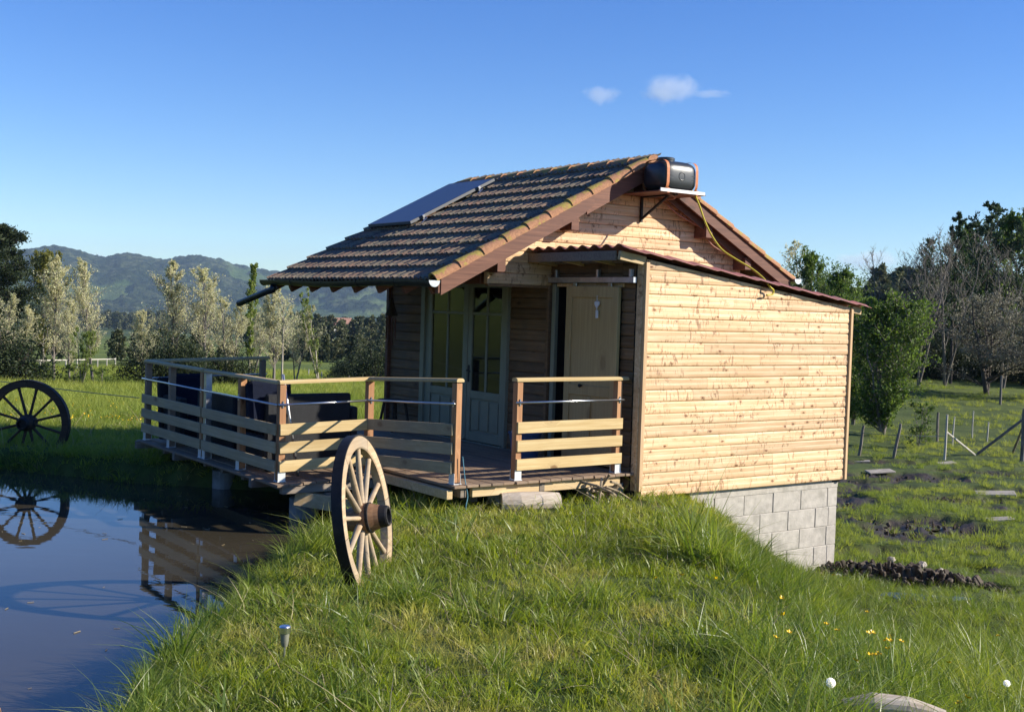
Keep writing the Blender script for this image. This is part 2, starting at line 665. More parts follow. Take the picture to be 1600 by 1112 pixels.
M['raw_wood'] = wood_mat('raw_joist', (.62, .47, .27), (.48, .33, .16), (.2, .1, .05), 0, 0.7, 0.7, 3, 0.2)
M['deck'] = wood_mat('deck_board', (.36, .24, .15), (.23, .15, .095), (.10, .06, .04), 1, 0.75, 0.6, 3, 0.22, (.22, .17, .12), .6)
M['old_joist'] = wood_mat('old_joist', (.26, .22, .17), (.17, .13, .10), (.07, .05, .04), 0, 0.85, 0.5, 3, 0.2)
M['door_pine'] = wood_mat('door_pine', (.52, .37, .17), (.42, .28, .12), (.2, .1, .04), 2, 0.5, 0.5, 2.5, 0.05)
M['grey_paint'] = plain_mat('grey_green_paint', (.235, .235, .165), 0.45, 0, 6, .1, .05)
M['dark_in'] = plain_mat('dark_interior', (.035, .03, .028), .9)
M['galv'] = plain_mat('galvanised_steel', (.55, .56, .57), .38, .9, 14, .18, .05, dirt=(.3, .3, .3), damt=.4)
M['zinc_dark'] = plain_mat('dark_zinc', (.045, .052, .055), .42, .6, 7, .25, .05)
M['alu'] = plain_mat('aluminium_tube', (.62, .63, .66), .28, 1.0, 10, .1, .02)
M['white_metal'] = plain_mat('white_bracket', (.72, .73, .72), .4, .3, 8, .08, .03)
M['block'] = plain_mat('concrete_block', (.46, .42, .365), .92, 0, 11, .18, .7, .2, dirt=(.27, .25, .21), damt=.55)
M['mortar'] = plain_mat('mortar', (.50, .46, .41), .95, 0, 20, .2, .6, .2)
M['concrete'] = plain_mat('grey_concrete', (.30, .31, .31), .9, 0, 9, .2, .5, .2, dirt=(.12, .12, .10), damt=.6)
M['pvc'] = plain_mat('grey_pvc', (.36, .38, .40), .45, 0, 6, .1, .02)
M['iron'] = plain_mat('black_iron', (.022, .022, .024), .6, .5, 12, .3, .3, dirt=(.07, .05, .035), damt=.4)
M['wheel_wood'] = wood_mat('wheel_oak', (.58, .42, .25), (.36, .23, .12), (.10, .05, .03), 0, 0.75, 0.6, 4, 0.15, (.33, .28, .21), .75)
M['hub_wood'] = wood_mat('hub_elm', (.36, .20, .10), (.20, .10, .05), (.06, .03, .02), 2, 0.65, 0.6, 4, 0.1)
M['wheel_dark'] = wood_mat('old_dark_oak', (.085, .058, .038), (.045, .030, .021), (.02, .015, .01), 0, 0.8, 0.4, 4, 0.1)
M['rattan'] = plain_mat('black_rattan', (.010, .011, .014), .6, 0, 60, .4, .8, .35)
M['navy'] = plain_mat('navy_cushion', (.006, .009, .022), .95, 0, 40, .2, .4, .2)
M['blk_plastic'] = plain_mat('black_plastic', (.026, .029, .032), .36, 0, 5, .15, .04, .5, coat=.1)
M['strap'] = plain_mat('orange_strap', (.52, .17, .055), .6, 0, 30, .2, .2)
M['hose_y'] = plain_mat('yellow_hose', (.58, .47, .04), .4, 0, 20, .15, .03)
M['pipe_r'] = plain_mat('red_brown_pipe', (.28, .11, .07), .5, 0, 20, .2, .05)
M['white'] = plain_mat('white_paint', (.74, .73, .70), .5, 0, 10, .08, .05)
M['blue'] = plain_mat('blue_plastic', (.03, .085, .20), .4, 0, 10, .1, .03)
M['blue_rope'] = plain_mat('blue_twine', (.12, .30, .38), .7, 0, 40, .2, .2)
M['log'] = wood_mat('weathered_log', (.60, .52, .42), (.40, .32, .24), (.12, .08, .05), 0, 0.85, 0.4, 3, 0.1)
M['stick'] = mat_bark('dry_stick', (.14, .10, .06), (.42, .33, .22))
M['stone'] = plain_mat('pale_stone', (.44, .39, .31), .9, 0, 8, .2, .6, .2, dirt=(.25, .22, .17), damt=.5)
M['brick_red'] = plain_mat('old_brick', (.30, .15, .09), .9, 0, 14, .3, .5, .2)
M['mudclod'] = plain_mat('mud_clod', (.085, .064, .044), .8, 0, 9, .6, .9, .3, dirt=(.17, .14, .10), damt=.7)
M['fence_wood'] = mat_bark('grey_fence_post', (.08, .065, .05), (.26, .23, .19), 10)
M['pale_post'] = mat_bark('pale_fence_post', (.34, .31, .26), (.56, .53, .46), 10)
M['wire'] = plain_mat('fence_wire', (.20, .24, .20), .5, .6, 10, .1, 0)

def mat_tile():
    m, nt, b, out = new_mat('clay_tile_weathered')
    v = coords(nt)
    n1 = noise(nt, v, 7, 5, .6)
    n2 = noise(nt, v, 30, 5, .7)
    oi = nd(nt, 'ShaderNodeObjectInfo')
    base = ramp(nt, oi.outputs['Random'], [(0, (.14, .095, .07)), (.35, (.27, .15, .10)), (.6, (.19, .16, .11)), (1, (.32, .19, .12))])
    c = mixc(nt, maprange(nt, n1, .4, .62, 0, .75), base, (.20, .18, .125))
    c = mixc(nt, maprange(nt, n2, .50, .60, 0, .75), c, (.045, .040, .034))
    nt.links.new(c, b.inputs['Base Color'])
    b.inputs['Roughness'].default_value = .85
    bump(nt, b, n2, .5, .006)
    return m
def mat_verge():
    m, nt, b, out = new_mat('orange_tile_lichen')
    v = coords(nt)
    n1 = noise(nt, v, 5, 6, .68)
    n2 = noise(nt, v, 40, 5, .7)
    c = ramp(nt, n2, [(.3, (.26, .12, .06)), (.7, (.46, .23, .12))])
    lich = mixc(nt, n2, (.20, .16, .035), (.42, .33, .06))
    sep = nd(nt, 'ShaderNodeSeparateXYZ')
    tc = nd(nt, 'ShaderNodeNewGeometry')
    nt.links.new(tc.outputs['Normal'], sep.inputs[0])
    up = maprange(nt, sep.outputs[2], .45, .95, -0.03, .12)
    k = mathn(nt, 'ADD', n1, up)
    c = mixc(nt, maprange(nt, k, .50, .60, 0, .9), c, lich)
    c = mixc(nt, maprange(nt, n1, .28, .38, .6, 0), c, (.10, .085, .07))
    nt.links.new(c, b.inputs['Base Color'])
    b.inputs['Roughness'].default_value = .9
    bump(nt, b, k, .7, .02)
    return m
M['tile'] = mat_tile()
M['verge'] = mat_verge()
M['sheet'] = plain_mat('brick_red_sheet', (.27, .10, .075), .5, 0, 6, .25, .1, dirt=(.20, .11, .09), damt=.5)

def mat_glass(name, tint=(.6, .65, .6)):
    m, nt, b, out = new_mat(name)
    nt.nodes.remove(b)
    tr = nd(nt, 'ShaderNodeBsdfTransparent')
    tr.inputs[0].default_value = rgba(tint)
    gl = nd(nt, 'ShaderNodeBsdfGlossy')
    gl.inputs['Roughness'].default_value = 0.02
    fr = nd(nt, 'ShaderNodeFresnel')
    fr.inputs['IOR'].default_value = 1.9
    mx = nd(nt, 'ShaderNodeMixShader')
    nt.links.new(fr.outputs[0], mx.inputs[0])
    nt.links.new(tr.outputs[0], mx.inputs[1])
    nt.links.new(gl.outputs[0], mx.inputs[2])
    nt.links.new(mx.outputs[0], out.inputs['Surface'])
    return m
M['glass'] = mat_glass('door_glass')

def mat_water():
    m, nt, b, out = new_mat('pond_water')
    g = nd(nt, 'ShaderNodeNewGeometry')
    n = noise(nt, g.outputs['Position'], 0.35, 3)
    c = ramp(nt, n, [(.35, (.050, .042, .027)), (.65, (.068, .057, .038))])
    nt.links.new(c, b.inputs['Base Color'])
    setin(b, Roughness=.012, IOR=1.42)
    b.inputs['Specular IOR Level'].default_value = .55
    mp = nd(nt, 'ShaderNodeMapping')
    mp.inputs['Scale'].default_value = (1, 2.2, 1)
    nt.links.new(g.outputs['Position'], mp.inputs['Vector'])
    n2 = noise(nt, mp.outputs[0], 2.2, 3, .5)
    bump(nt, b, n2, .035, .02)
    return m
M['water'] = mat_water()
def mat_panel():
    m, nt, b, out = new_mat('solar_cells')
    v = coords(nt, rand=False)
    b.inputs['Base Color'].default_value = (.05, .055, .07, 1)
    setin(b, Roughness=.34)
    b.inputs['Specular IOR Level'].default_value = .35
    br = nd(nt, 'ShaderNodeTexBrick')
    setin(br, Scale=1.0, Color1=rgba((.13, .14, .17)), Color2=rgba((.135, .145, .175)), Mortar=rgba((.14, .15, .18)))
    br.offset = 0
    br.inputs['Brick Width'].default_value = .16
    br.inputs['Row Height'].default_value = .16
    br.inputs['Mortar Size'].default_value = .003
    nt.links.new(v, br.inputs['Vector'])
    nt.links.new(br.outputs[0], b.inputs['Base Color'])
    return m
M['panel'] = mat_panel()
M['panel_edge'] = plain_mat('grey_panel_edge', (.13, .135, .14), .6, 0, 9, .1, 0)

# ------------------------------------------------------------------ terrain, water, hills
def build_ground():
    th = np.concatenate([np.linspace(-PI, -0.56, 60, endpoint=False), np.linspace(-0.56, 0.56, 500, endpoint=False), np.linspace(0.56, PI, 60)])
    r = [0.0, .5, 1, 1.5, 2, 2.5]
    x = 3.0
    while x < 60:
        r.append(x)
        x *= 1.012
    while x < 9500:
        r.append(x)
        x *= 1.035
    r = np.array(r)
    T, Rr = np.meshgrid(th, r)
    X = np.sin(T) * Rr
    Y = np.cos(T) * Rr
    Z = ground(X, Y)
    V = np.stack([X, Y, Z], -1).reshape(-1, 3)
    nr, nc = len(r), len(th)
    i, j = np.meshgrid(np.arange(nr - 1), np.arange(nc - 1), indexing='ij')
    a = (i * nc + j).ravel()
    Fq = np.stack([a, a + nc, a + nc + 1, a + 1], -1)
    me = np_mesh('ground', V, Fq, M['ground'], True)
    md = me.attributes.new('mud', 'FLOAT', 'POINT')
    md.data.foreach_set('value', mud_mask(X, Y).ravel().astype(np.float32))
    bd = me.attributes.new('bed', 'FLOAT', 'POINT')
    d = pond_sd(X, Y)
    bd.data.foreach_set('value', smooth01((0.16 - d) / .12).ravel().astype(np.float32))
    tag(link('ground', me), kind='structure')
build_ground()

def build_water():
    c = POND.mean(0)
    P = []
    n = len(POND)
    for i in range(n):
        for k in range(4):
            P.append(POND[i] * (1 - k / 4) + POND[(i + 1) % n] * k / 4)
    P = np.array(P)
    d = P - c
    P = P + d / np.linalg.norm(d, axis=1)[:, None] * 0.25
    V = [(p[0], p[1], 0.0) for p in P]
    me = bpy.data.meshes.new('pond_water')
    me.from_pydata(V, [], [tuple(range(len(V)))])
    me.materials.append(M['water'])
    tag(link('water', me), kind='structure')
build_water()

def px_dir(px, py):
    d = F + R2 * ((px - 800) / 1867.0) - U2 * ((py - 556) / 1867.0)
    return d

def build_hills():
    # ridge outline as seen from the pond: azimuth and elevation of the real hills
    prof = [(-900, 380), (-500, 372), (-300, 392), (-100, 402), (0, 404), (40, 398), (85, 391), (110, 396), (150, 408), (168, 411), (185, 404), (203, 403), (225, 408), (250, 414), (275, 409), (310, 405), (340, 410), (370, 420), (420, 430),
            (470, 437), (520, 428), (580, 426), (640, 436), (720, 452), (800, 462), (1000, 480), (1200, 486), (1400, 480), (1600, 484), (1900, 470), (2400, 480)]
    az = []
    el = []
    for p in prof:
        d = px_dir(*p)
        az.append(math.atan2(d.x, d.y))
        el.append(d.z / math.hypot(d.x, d.y))
    nc = 900
    A = np.linspace(az[0], az[-1], nc)
    E = np.interp(A, az, el)
    E = np.convolve(np.pad(E, 4, 'edge'), np.ones(9) / 9, 'valid')
    dist = np.concatenate([np.linspace(2300, 4600, 150), np.linspace(4650, 6500, 12)])
    AA, DD = np.meshgrid(A, dist)
    X = np.sin(AA) * DD
    Y = np.cos(AA) * DD
    top = 4500.0
    ztop = CAM_H + E[None, :] * top
    base = -58.0
    t = np.clip((DD - 2300) / (top - 2300), 0, 1)
    und = fbm(X / 700, Y / 700, 51) - .47
    s = smooth01(t * 1.02) * .62 + t * .38
    h = base + (ztop - base) * s
    h = h + und * 150 * t * (1 - t) * 2.0
    h = np.where(DD > top, ztop - (DD - top) * .05, h)
    # forest canopy relief and open meadows
    fo = fbm(X / 260, Y / 420, 61)
    forest = smooth01((fo - .345) / .04)
    rel = (vnoise(X / 26, Y / 26, 71) * .6 + vnoise(X / 11, Y / 11, 72) * .6)
    h = h + forest * rel * 20 * np.clip(t * 6, 0, 1)
    V = np.stack([X, Y, h], -1).reshape(-1, 3)
    nr = len(dist)
    i, j = np.meshgrid(np.arange(nr - 1), np.arange(nc - 1), indexing='ij')
    a = (i * nc + j).ravel()
    Fq = np.stack([a, a + nc, a + nc + 1, a + 1], -1)
    m, nt, b, out = new_mat('wooded_hillside')
    at = nd(nt, 'ShaderNodeAttribute')
    at.attribute_name = 'forest'
    g = nd(nt, 'ShaderNodeNewGeometry')
    n1 = noise(nt, g.outputs['Position'], .012, 6, .7)
    n2 = noise(nt, g.outputs['Position'], .05, 4, .7)
    fc = ramp(nt, n1, [(.38, (.010, .019, .011)), (.5, (.026, .038, .018)), (.62, (.075, .085, .045))])
    fc = mixc(nt, maprange(nt, n2, .5, .65, 0, .5), fc, (.012, .020, .012))
    n3 = noise(nt, g.outputs['Position'], .004, 3, .6)
    mc = ramp(nt, n3, [(.35, (.05, .085, .028)), (.6, (.09, .12, .045))])
    c = mixc(nt, at.outputs['Fac'], mc, fc)
    nt.links.new(c, b.inputs['Base Color'])
    b.inputs['Roughness'].default_value = 1
    b.inputs['Specular IOR Level'].default_value = 0
    bump(nt, b, n2, 1.0, 9)
    me = np_mesh('hills', V, Fq, m, True)
    fa = me.attributes.new('forest', 'FLOAT', 'POINT')
    fa.data.foreach_set('value', forest.ravel().astype(np.float32))
    tag(link('hills', me), kind='structure')
build_hills()

# ------------------------------------------------------------------ the cabin
CAB = Frame('cabin', 'wooden cabin with brown tiled roof and pale lean-to on a block foundation', 'cabin', 9.8, 12.4, 0.3)
W = 8.72          # left long wall
VG = 11.35        # gable plane
VF = 9.72         # front of the lean-to
VB = 15.10        # rear
UR = 12.24        # right end of the lean-to
RIDGE_U, RIDGE_Z, SL = 10.03, 4.205, 0.513
EL, ER = 6.94, 12.66    # eave lines left and right
def roofz(u):
    return RIDGE_Z - SL * abs(u - RIDGE_U)
def sheetz(u):
    return 2.985 - 0.1265 * (u - 8.375)
PROFILE = [(0.0, .001), (0.02, .012), (0.09, .0172), (.28, .0195), (.44, .0175), (.52, .0150), (.62, .0162), (.84, .0160), (.95, .010), (1.0, .0)]

def clad(parent, mat, axis, plane, out, za, zb, lo, hi, pitch=.131, joints=None, rnd=None, name='cladding_board'):
    """rows of rounded weather boards; lo(z), hi(z) bound each row along the wall; every board is its own object"""
    n = int(math.ceil((zb - za) / pitch))
    for i in range(n):
        z0 = za + i * pitch
        zs = [min(z0 + t * pitch, zb) for t, _ in PROFILE]
        a = min(lo(z) for z in zs)
        b = max(hi(z) for z in zs)
        if b - a < .03:
            continue
        cuts = [a, b]
        L = b - a
        if L > 1.2:
            k = 1 if L < 2.6 else rnd.choice([1, 1, 2])
            for _ in range(k):
                cuts.append(a + L * rnd.uniform(.12, .88))
        cuts = sorted(cuts)
        jit = rnd.uniform(-.0015, .0015)
        for s in range(len(cuts) - 1):
            p, q = cuts[s] + (.0016 if s else 0), cuts[s + 1] - (.0016 if s < len(cuts) - 2 else 0)
            vs = []
            for (t, o), z in zip(PROFILE, zs):
                l_, h_ = lo(z), hi(z)
                x0 = min(max(p, l_), max(h_, l_))
                x1 = max(min(q, h_), min(l_, h_))
                if x1 < x0:
                    x0 = x1 = min(max((x0 + x1) / 2, p), q)
                for x in (x0, x1):
                    pl = plane + out * (o + jit)
                    vs.append((x, pl, z) if axis == 0 else (pl, x, z))
            m = len(PROFILE)
            flip = (out < 0) == (axis == 0)
            fs = []
            for k in range(m - 1):
                f = (2 * k, 2 * k + 1, 2 * k + 3, 2 * k + 2)
                fs.append(f if flip else f[::-1])
            mb = MB().add(vs, fs)
            CAB.part(name, mb, mat, parent)

def build_cabin():
    rnd = random.Random(5)
    P = CAB.part
    # --- lean-to front wall
    mb = MB()
    zt0, zt1 = sheetz(8.76) - .03, sheetz(UR) - .03
    pts = [(8.78, .30), (9.55, .30), (UR - .02, .30), (UR - .02, zt1), (8.78, zt0)]
    Mx = Matrix(((1, 0, 0, 0), (0, 0, -1, VF + .07), (0, 1, 0, 0), (0, 0, 0, 1)))
    mb.prism(pts, .06, Mx)
    fw = P('front_wall', mb, M['raw_wood'])
    top = lambda z: 8.375 + (2.985 - .035 - z) / .1265
    clad(fw, M['cladding'], 0, VF + .005, -1, .30, sheetz(8.79) - .02, lambda z: 8.795, lambda z: min(UR - .035, top(z)), rnd=rnd)
    P('corner_trim', MB().box((8.765, VF - .006, 1.62), (.055, .06, 2.20 + .30), .004), M['trim'])
    P('corner_trim', MB().box((8.735, VF + .05, 1.62), (.022, .09, 2.5), .004), M['cladding'])
    P('corner_trim', MB().box((UR - .012, VF - .004, (.30 + zt1) / 2), (.045, .06, zt1 - .30), .004), M['trim'])
    # right end wall of the lean-to
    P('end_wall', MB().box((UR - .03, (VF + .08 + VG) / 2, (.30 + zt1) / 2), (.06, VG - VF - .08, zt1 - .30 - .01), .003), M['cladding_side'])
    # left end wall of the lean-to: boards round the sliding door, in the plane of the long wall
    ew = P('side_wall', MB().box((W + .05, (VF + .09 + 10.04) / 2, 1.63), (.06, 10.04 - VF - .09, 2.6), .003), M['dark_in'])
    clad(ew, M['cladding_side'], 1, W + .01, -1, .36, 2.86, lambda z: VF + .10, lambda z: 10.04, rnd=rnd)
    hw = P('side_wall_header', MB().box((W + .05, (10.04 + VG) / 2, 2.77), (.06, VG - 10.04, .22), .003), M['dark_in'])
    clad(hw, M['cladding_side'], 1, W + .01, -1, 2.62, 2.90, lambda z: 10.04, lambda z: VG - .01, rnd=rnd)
    # floor and dark interior of the lean-to
    P('lean_to_floor', MB().box((10.48, 10.58, .50), (3.3, 1.45, .06)), M['dark_in'])
    # sliding door
    dr = P('sliding_door', MB().box((W - .055, 10.47, 1.60), (.038, .90, 2.00), .005), M['door_pine'])
    for (v, z, dv, dz) in ((10.06, 1.60, .10, 2.0), (10.88, 1.60, .10, 2.0), (10.47, 2.54, .72, .13), (10.47, 1.42, .72, .12), (10.47, .69, .72, .18), (10.47, 1.05, .07, .60)):
        P('door_stile', MB().box((W - .083, v, z), (.018, dv, dz - .002), .004), M['door_pine'], dr)
    P('door_knob', MB().lathe([(0, -.03), (.018, -.03), (.022, -.015), (.012, 0), (.012, .02)], 12, Matrix.Translation((W - .10, 10.60, 1.47)) @ Euler((0, R(90), 0)).to_matrix().to_4x4()), M['iron'], dr, smooth=True)
    P('door_casing', MB().box((W - .005, 11.245, 1.60), (.05, .07, 2.06), .004), M['grey_paint'])
    P('door_casing', MB().box((W - .005, 10.60, 2.62), (.04, 1.2, .04), .004), M['trim'])
    rl = P('sliding_rail', MB().box((W - .075, 10.52, 2.675), (.05, 1.52, .065), .004), M['galv'])
    for v in (9.86, 10.42, 11.18):
        P('rail_bracket', MB().box((W - .04, v, 2.74), (.05, .035, .11), .003), M['galv'], rl)
    for v in (10.18, 10.80):
        P('door_hanger', MB().box((W - .066, v, 2.625), (.02, .06, .05), .003), M['alu'], rl)
    # --- lean-to roof: corrugated tile-effect sheet
    nu, nv = 70, 80
    us = np.linspace(8.36, 12.50, nu)
    vsn = np.linspace(VF - .11, VG + .0, nv)
    UU, VV = np.meshgrid(us, vsn)
    wave = .021 * np.cos(2 * PI * (VV - VF) / .205)
    step = .016 * (1 - ((UU - 8.36) / .35) % 1.0)
    Z = 2.985 - .1265 * (UU - 8.375) + .028 + wave + step
    V3 = np.stack([UU, VV, Z], -1).reshape(-1, 3)
    V3b = V3 - np.array([0, 0, .006])
    i, j = np.meshgrid(np.arange(nv - 1), np.arange(nu - 1), indexing='ij')
    a = (i * nu + j).ravel()
    f = np.stack([a, a + 1, a + nu + 1, a + nu], -1)
    n0 = nu * nv
    border = []
    for k in range(nu - 1):
        border.append((k, n0 + k, n0 + k + 1, k + 1))
    for k in range(nv - 1):
        border.append((k * nu, (k + 1) * nu, n0 + (k + 1) * nu, n0 + k * nu))
        q = nu - 1
        border.append((k * nu + q, n0 + k * nu + q, n0 + (k + 1) * nu + q, (k + 1) * nu + q))
    c = V3.mean(0)
    me = np_mesh('roof_sheet', np.concatenate([V3, V3b]) - c, np.concatenate([f, f[:, ::-1] + n0, np.array(border)]), M['sheet'])
    CAB.place('roof_sheet', me, c)
    # rafters and fascia of the lean-to
    def sl_bar(u0, u1, v, w, h, drop):
        return MB().bar((u0, v, sheetz(u0) - drop), (u1, v, sheetz(u1) - drop), w, h)
    P('lean_to_rafter', sl_bar(8.385, 8.755, VF + .012, .045, .095, .055), M['raw_wood'])
    P('lean_to_rafter', sl_bar(UR + .02, 12.43, VF + .012, .045, .085, .050), M['raw_wood'])
    for v in (10.2, 10.75, 11.25):
        P('lean_to_rafter', sl_bar(8.42, 12.3, v, .05, .09, .06), M['raw_wood'])
    P('lean_to_fascia', MB().box((8.372, (VF + .03 + VG) / 2 + .01, 2.925), (.03, VG - VF - .05, .105), .004), M['old_joist'])
    P('lean_to_beam', MB().box((8.70, (VF + .15 + VG) / 2, 2.885), (.06, VG - VF - .2, .04), .004), M['old_joist'])
    # --- main gable siding
    off = .17 * math.hypot(1, SL)
    mb = MB()
    g = [(7.83, 2.605), (W + .0, 2.605), (W + .0, 2.60), (11.90, 2.60), (11.90, roofz(11.90) - off), (RIDGE_U, RIDGE_Z - off), (7.83, roofz(7.83) - off)]
    mb.prism(g, .05, Matrix(((1, 0, 0, 0), (0, 0, -1, VG + .06), (0, 1, 0, 0), (0, 0, 0, 1))))
    gw = P('gable_wall', mb, M['raw_wood'])
    zl = lambda z: max(7.80, RIDGE_U - (RIDGE_Z - off + .01 - z) / SL)
    zh = lambda z: min(11.92, RIDGE_U + (RIDGE_Z - off + .01 - z) / SL)
    clad(gw, M['cladding'], 0, VG + .005, -1, 2.605, RIDGE_Z - off, zl, zh, rnd=rnd)
    P('gable_edge_trim', MB().box((7.785, VG + .0, (2.60 + roofz(7.785) - off) / 2), (.03, .07, roofz(7.785) - off - 2.60), .004), M['trim'])
    P('gable_bottom_trim', MB().box((8.25, VG + .02, 2.590), (.90, .07, .03), .004), M['cladding_side'])
    # lower gable wall behind the lean-to, right wall and rear wall
    P('inner_wall', MB().box((10.31, VG + .05, 1.44), (3.16, .06, 2.28), .003), M['dark_in'])
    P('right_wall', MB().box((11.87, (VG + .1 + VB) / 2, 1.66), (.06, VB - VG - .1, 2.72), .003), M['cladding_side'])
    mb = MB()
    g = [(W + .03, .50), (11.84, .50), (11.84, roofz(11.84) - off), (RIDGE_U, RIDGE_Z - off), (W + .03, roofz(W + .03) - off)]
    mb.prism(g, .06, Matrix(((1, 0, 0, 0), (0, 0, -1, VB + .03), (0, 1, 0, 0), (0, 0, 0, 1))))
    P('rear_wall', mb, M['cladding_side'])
    P('cabin_floor', MB().box((10.3, (VG + VB) / 2 + .05, .50), (3.05, VB - VG - .15, .06)), M['dark_in'])
    # --- long left wall with the glazed doors
    DZ0, DZ1, D0, D1 = .57, 2.70, 12.20, 14.14
    ztop = roofz(W) - off - .02
    def sec(v0, v1, z0, z1):
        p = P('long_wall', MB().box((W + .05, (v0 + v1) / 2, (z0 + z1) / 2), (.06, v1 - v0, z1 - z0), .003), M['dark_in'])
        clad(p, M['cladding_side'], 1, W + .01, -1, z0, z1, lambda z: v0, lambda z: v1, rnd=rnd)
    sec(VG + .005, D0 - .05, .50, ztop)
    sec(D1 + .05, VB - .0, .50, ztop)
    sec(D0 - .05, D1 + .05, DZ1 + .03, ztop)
    P('corner_post', MB().box((W - .01, VB + .045, 1.9), (.10, .07, 2.9), .004), M['dark_wood'])
    P('corner_post', MB().box((W - .02, VG - .005, 1.57), (.05, .05, 2.08), .004), M['cladding_side'])
    # frame and two leaves
    fr = P('door_frame', MB().box((W - .01, D0 - .025, 1.64), (.09, .05, 2.16), .004).box((W - .01, D1 + .03, 1.64), (.09, .10, 2.16), .004).box((W - .01, (D0 + D1) / 2, DZ1 + .01), (.09, D1 - D0, .055), .004).box((W - .01, (D0 + D1) / 2, DZ0 - .01), (.12, D1 - D0, .04), .004), M['grey_paint'])
    P('side_panel', MB().box((W - .012, D1 - .055, 1.63), (.03, .105, 2.05), .004), M['grey_paint'])
    def leaf(v0, v1, handle):
        z0, z1 = DZ0 + .02, DZ1 - .03
        x = W - .025
        st = .085
        mb = MB()
        mb.box((x, v0 + st / 2, (z0 + z1) / 2), (.045, st, z1 - z0), .005)
        mb.box((x, v1 - st / 2, (z0 + z1) / 2), (.045, st, z1 - z0), .005)
        mb.box((x, (v0 + v1) / 2, z1 - .045), (.044, v1 - v0 - 2 * st, .09), .004)
        mb.box((x, (v0 + v1) / 2, z0 + .06), (.044, v1 - v0 - 2 * st, .12), .004)
        mb.box((x, (v0 + v1) / 2, z0 + .60), (.044, v1 - v0 - 2 * st, .10), .004)
        lf = P('door_leaf', mb, M['grey_paint'])
        P('glazing_bar', MB().box((x, (v0 + v1) / 2, (z0 + .65 + z1 - .09) / 2), (.036, .032, z1 - .09 - z0 - .65), .006), M['grey_paint'], lf)
        for s in (-1, 1):
            w = (v1 - v0 - 2 * st - .032) / 2
            vc = (v0 + v1) / 2 + s * (w / 2 + .016)
            P('glazing_bar', MB().box((x, vc, 2.245), (.034, w, .036), .006), M['grey_paint'], lf)
            for (a, b) in ((z0 + .65, 2.227), (2.263, z1 - .09)):
                P('pane', MB().box((x, vc, (a + b) / 2), (.005, w, b - a), .0005), M['glass'], lf)
        P('door_panel', MB().box((x + .008, (v0 + v1) / 2, z0 + .335), (.018, v1 - v0 - 2 * st, .43), .002), M['grey_paint'], lf)
        w3 = (v1 - v0 - 2 * st) / 3
        for k in range(3):
            P('raised_panel', MB().box((x - .006, v0 + st + w3 * (k + .5), z0 + .335), (.020, w3 - .05, .38), .007), M['grey_paint'], lf)
        if handle:
            P('door_handle', MB().tube([(x - .03, handle, 1.50), (x - .06, handle, 1.50), (x - .065, handle - .09, 1.49)], .009, 8).box((x - .026, handle, 1.46), (.008, .035, .22), .003), M['iron'], lf, smooth=False)
    leaf(D0 + .005, D0 + .83, D0 + .79)
    leaf(D0 + .87, D1 - .12, None)
    P('door_meeting_bar', MB().box((W - .03, D0 + .85, 1.64), (.05, .034, 2.06), .005), M['grey_paint'])
    # net curtain hanging inside the left leaf
    cv = []
    cf = []
    n = 24
    for k in range(n + 1):
        v = D0 + .95 + .75 * k / n
        x = W + .16 + .03 * math.sin(k * 1.7) + .01 * math.sin(k * 3.1)
        cv += [(x, v, .70), (x, v, 2.6)]
        if k:
            cf.append((2 * k - 2, 2 * k, 2 * k + 1, 2 * k - 1))
    P('curtain', MB().add(cv, cf), M['white'])
    # --- roof deck, rafters, purlins
    V0, V1 = 11.14, 15.48
    for s, ue in ((-1, EL), (1, ER)):
        z = lambda u: roofz(u) - .045
        vs = []
        for v in (V0, V1):
            for (u, d) in ((RIDGE_U, 0), (ue, 0), (ue, -.025), (RIDGE_U, -.025)):
                vs.append((u, v, z(u) + d))
        P('roof_boarding', MB().add(vs, [(0, 1, 2, 3), (7, 6, 5, 4), (0, 4, 5, 1), (1, 5, 6, 2), (2, 6, 7, 3), (3, 7, 4, 0)]), M['dark_wood'])
        for k in range(8):
            v = 11.22 + k * .595
            P('rafter', MB().bar((RIDGE_U + s * .02, v, roofz(RIDGE_U) - .125), (ue - s * (.02), v, roofz(ue) - .125), .06, .09), M['dark_wood'])
    for u in (7.83, 8.88, 10.03, 11.10, 11.84):
        z = roofz(u) - .265 if u != 10.03 else RIDGE_Z - .30
        P('purlin', MB().box((u, (11.12 + VB + .30) / 2, z), (.12, VB + .30 - 11.12, .16), .006), M['dark_wood'])
    P('wall_plate', MB().box((7.83, (VG + .1 + 15.2) / 2, 2.66), (.12, 15.2 - VG - .1, .12), .006), M['dark_wood'])
    for v in (11.9, 13.4, 15.0):
        P('tie_beam', MB().box((8.25, v, 2.66), (.75, .10, .10), .005), M['dark_wood'])
    # barge boards with a shaped lower piece
    def barge(u0, u1, v, th, drop0, h, ogee=False, mat=M['dark_wood'], name='barge_board'):
        n = 14
        top = []
        bot = []
        for k in range(n + 1):
            t = k / n
            u = u0 + (u1 - u0) * t
            hh = h
            if ogee and t > .90:
                q = (t - .90) / .10
                hh = h * (1 - .25 * smooth01(np.array(q)).item())
            top.append((u, roofz(u) - drop0))
            bot.append((u, roofz(u) - drop0 - hh))
        poly = top + bot[::-1]
        P(name, MB().prism(poly, th, Matrix(((1, 0, 0, 0), (0, 0, 1, v), (0, 1, 0, 0), (0, 0, 0, 1)))), mat)
    barge(6.98, 9.10, 11.045, .028, -.01, .205, True)
    barge(9.02, 10.03, 11.078, .028, .02, .20)
    barge(10.03, 12.64, 11.078, .028, .02, .17)
    barge(10.04, 12.62, 11.165, .028, .15, .12, name='barge_liner')
    P('eave_end_board', MB().box((6.96, 11.08, 2.545), (.03, .05, .16), .004), M['dark_wood'])
    # --- roof tiles
    TW, EXP, TL_, = .205, .335, .40
    prof_n = 13
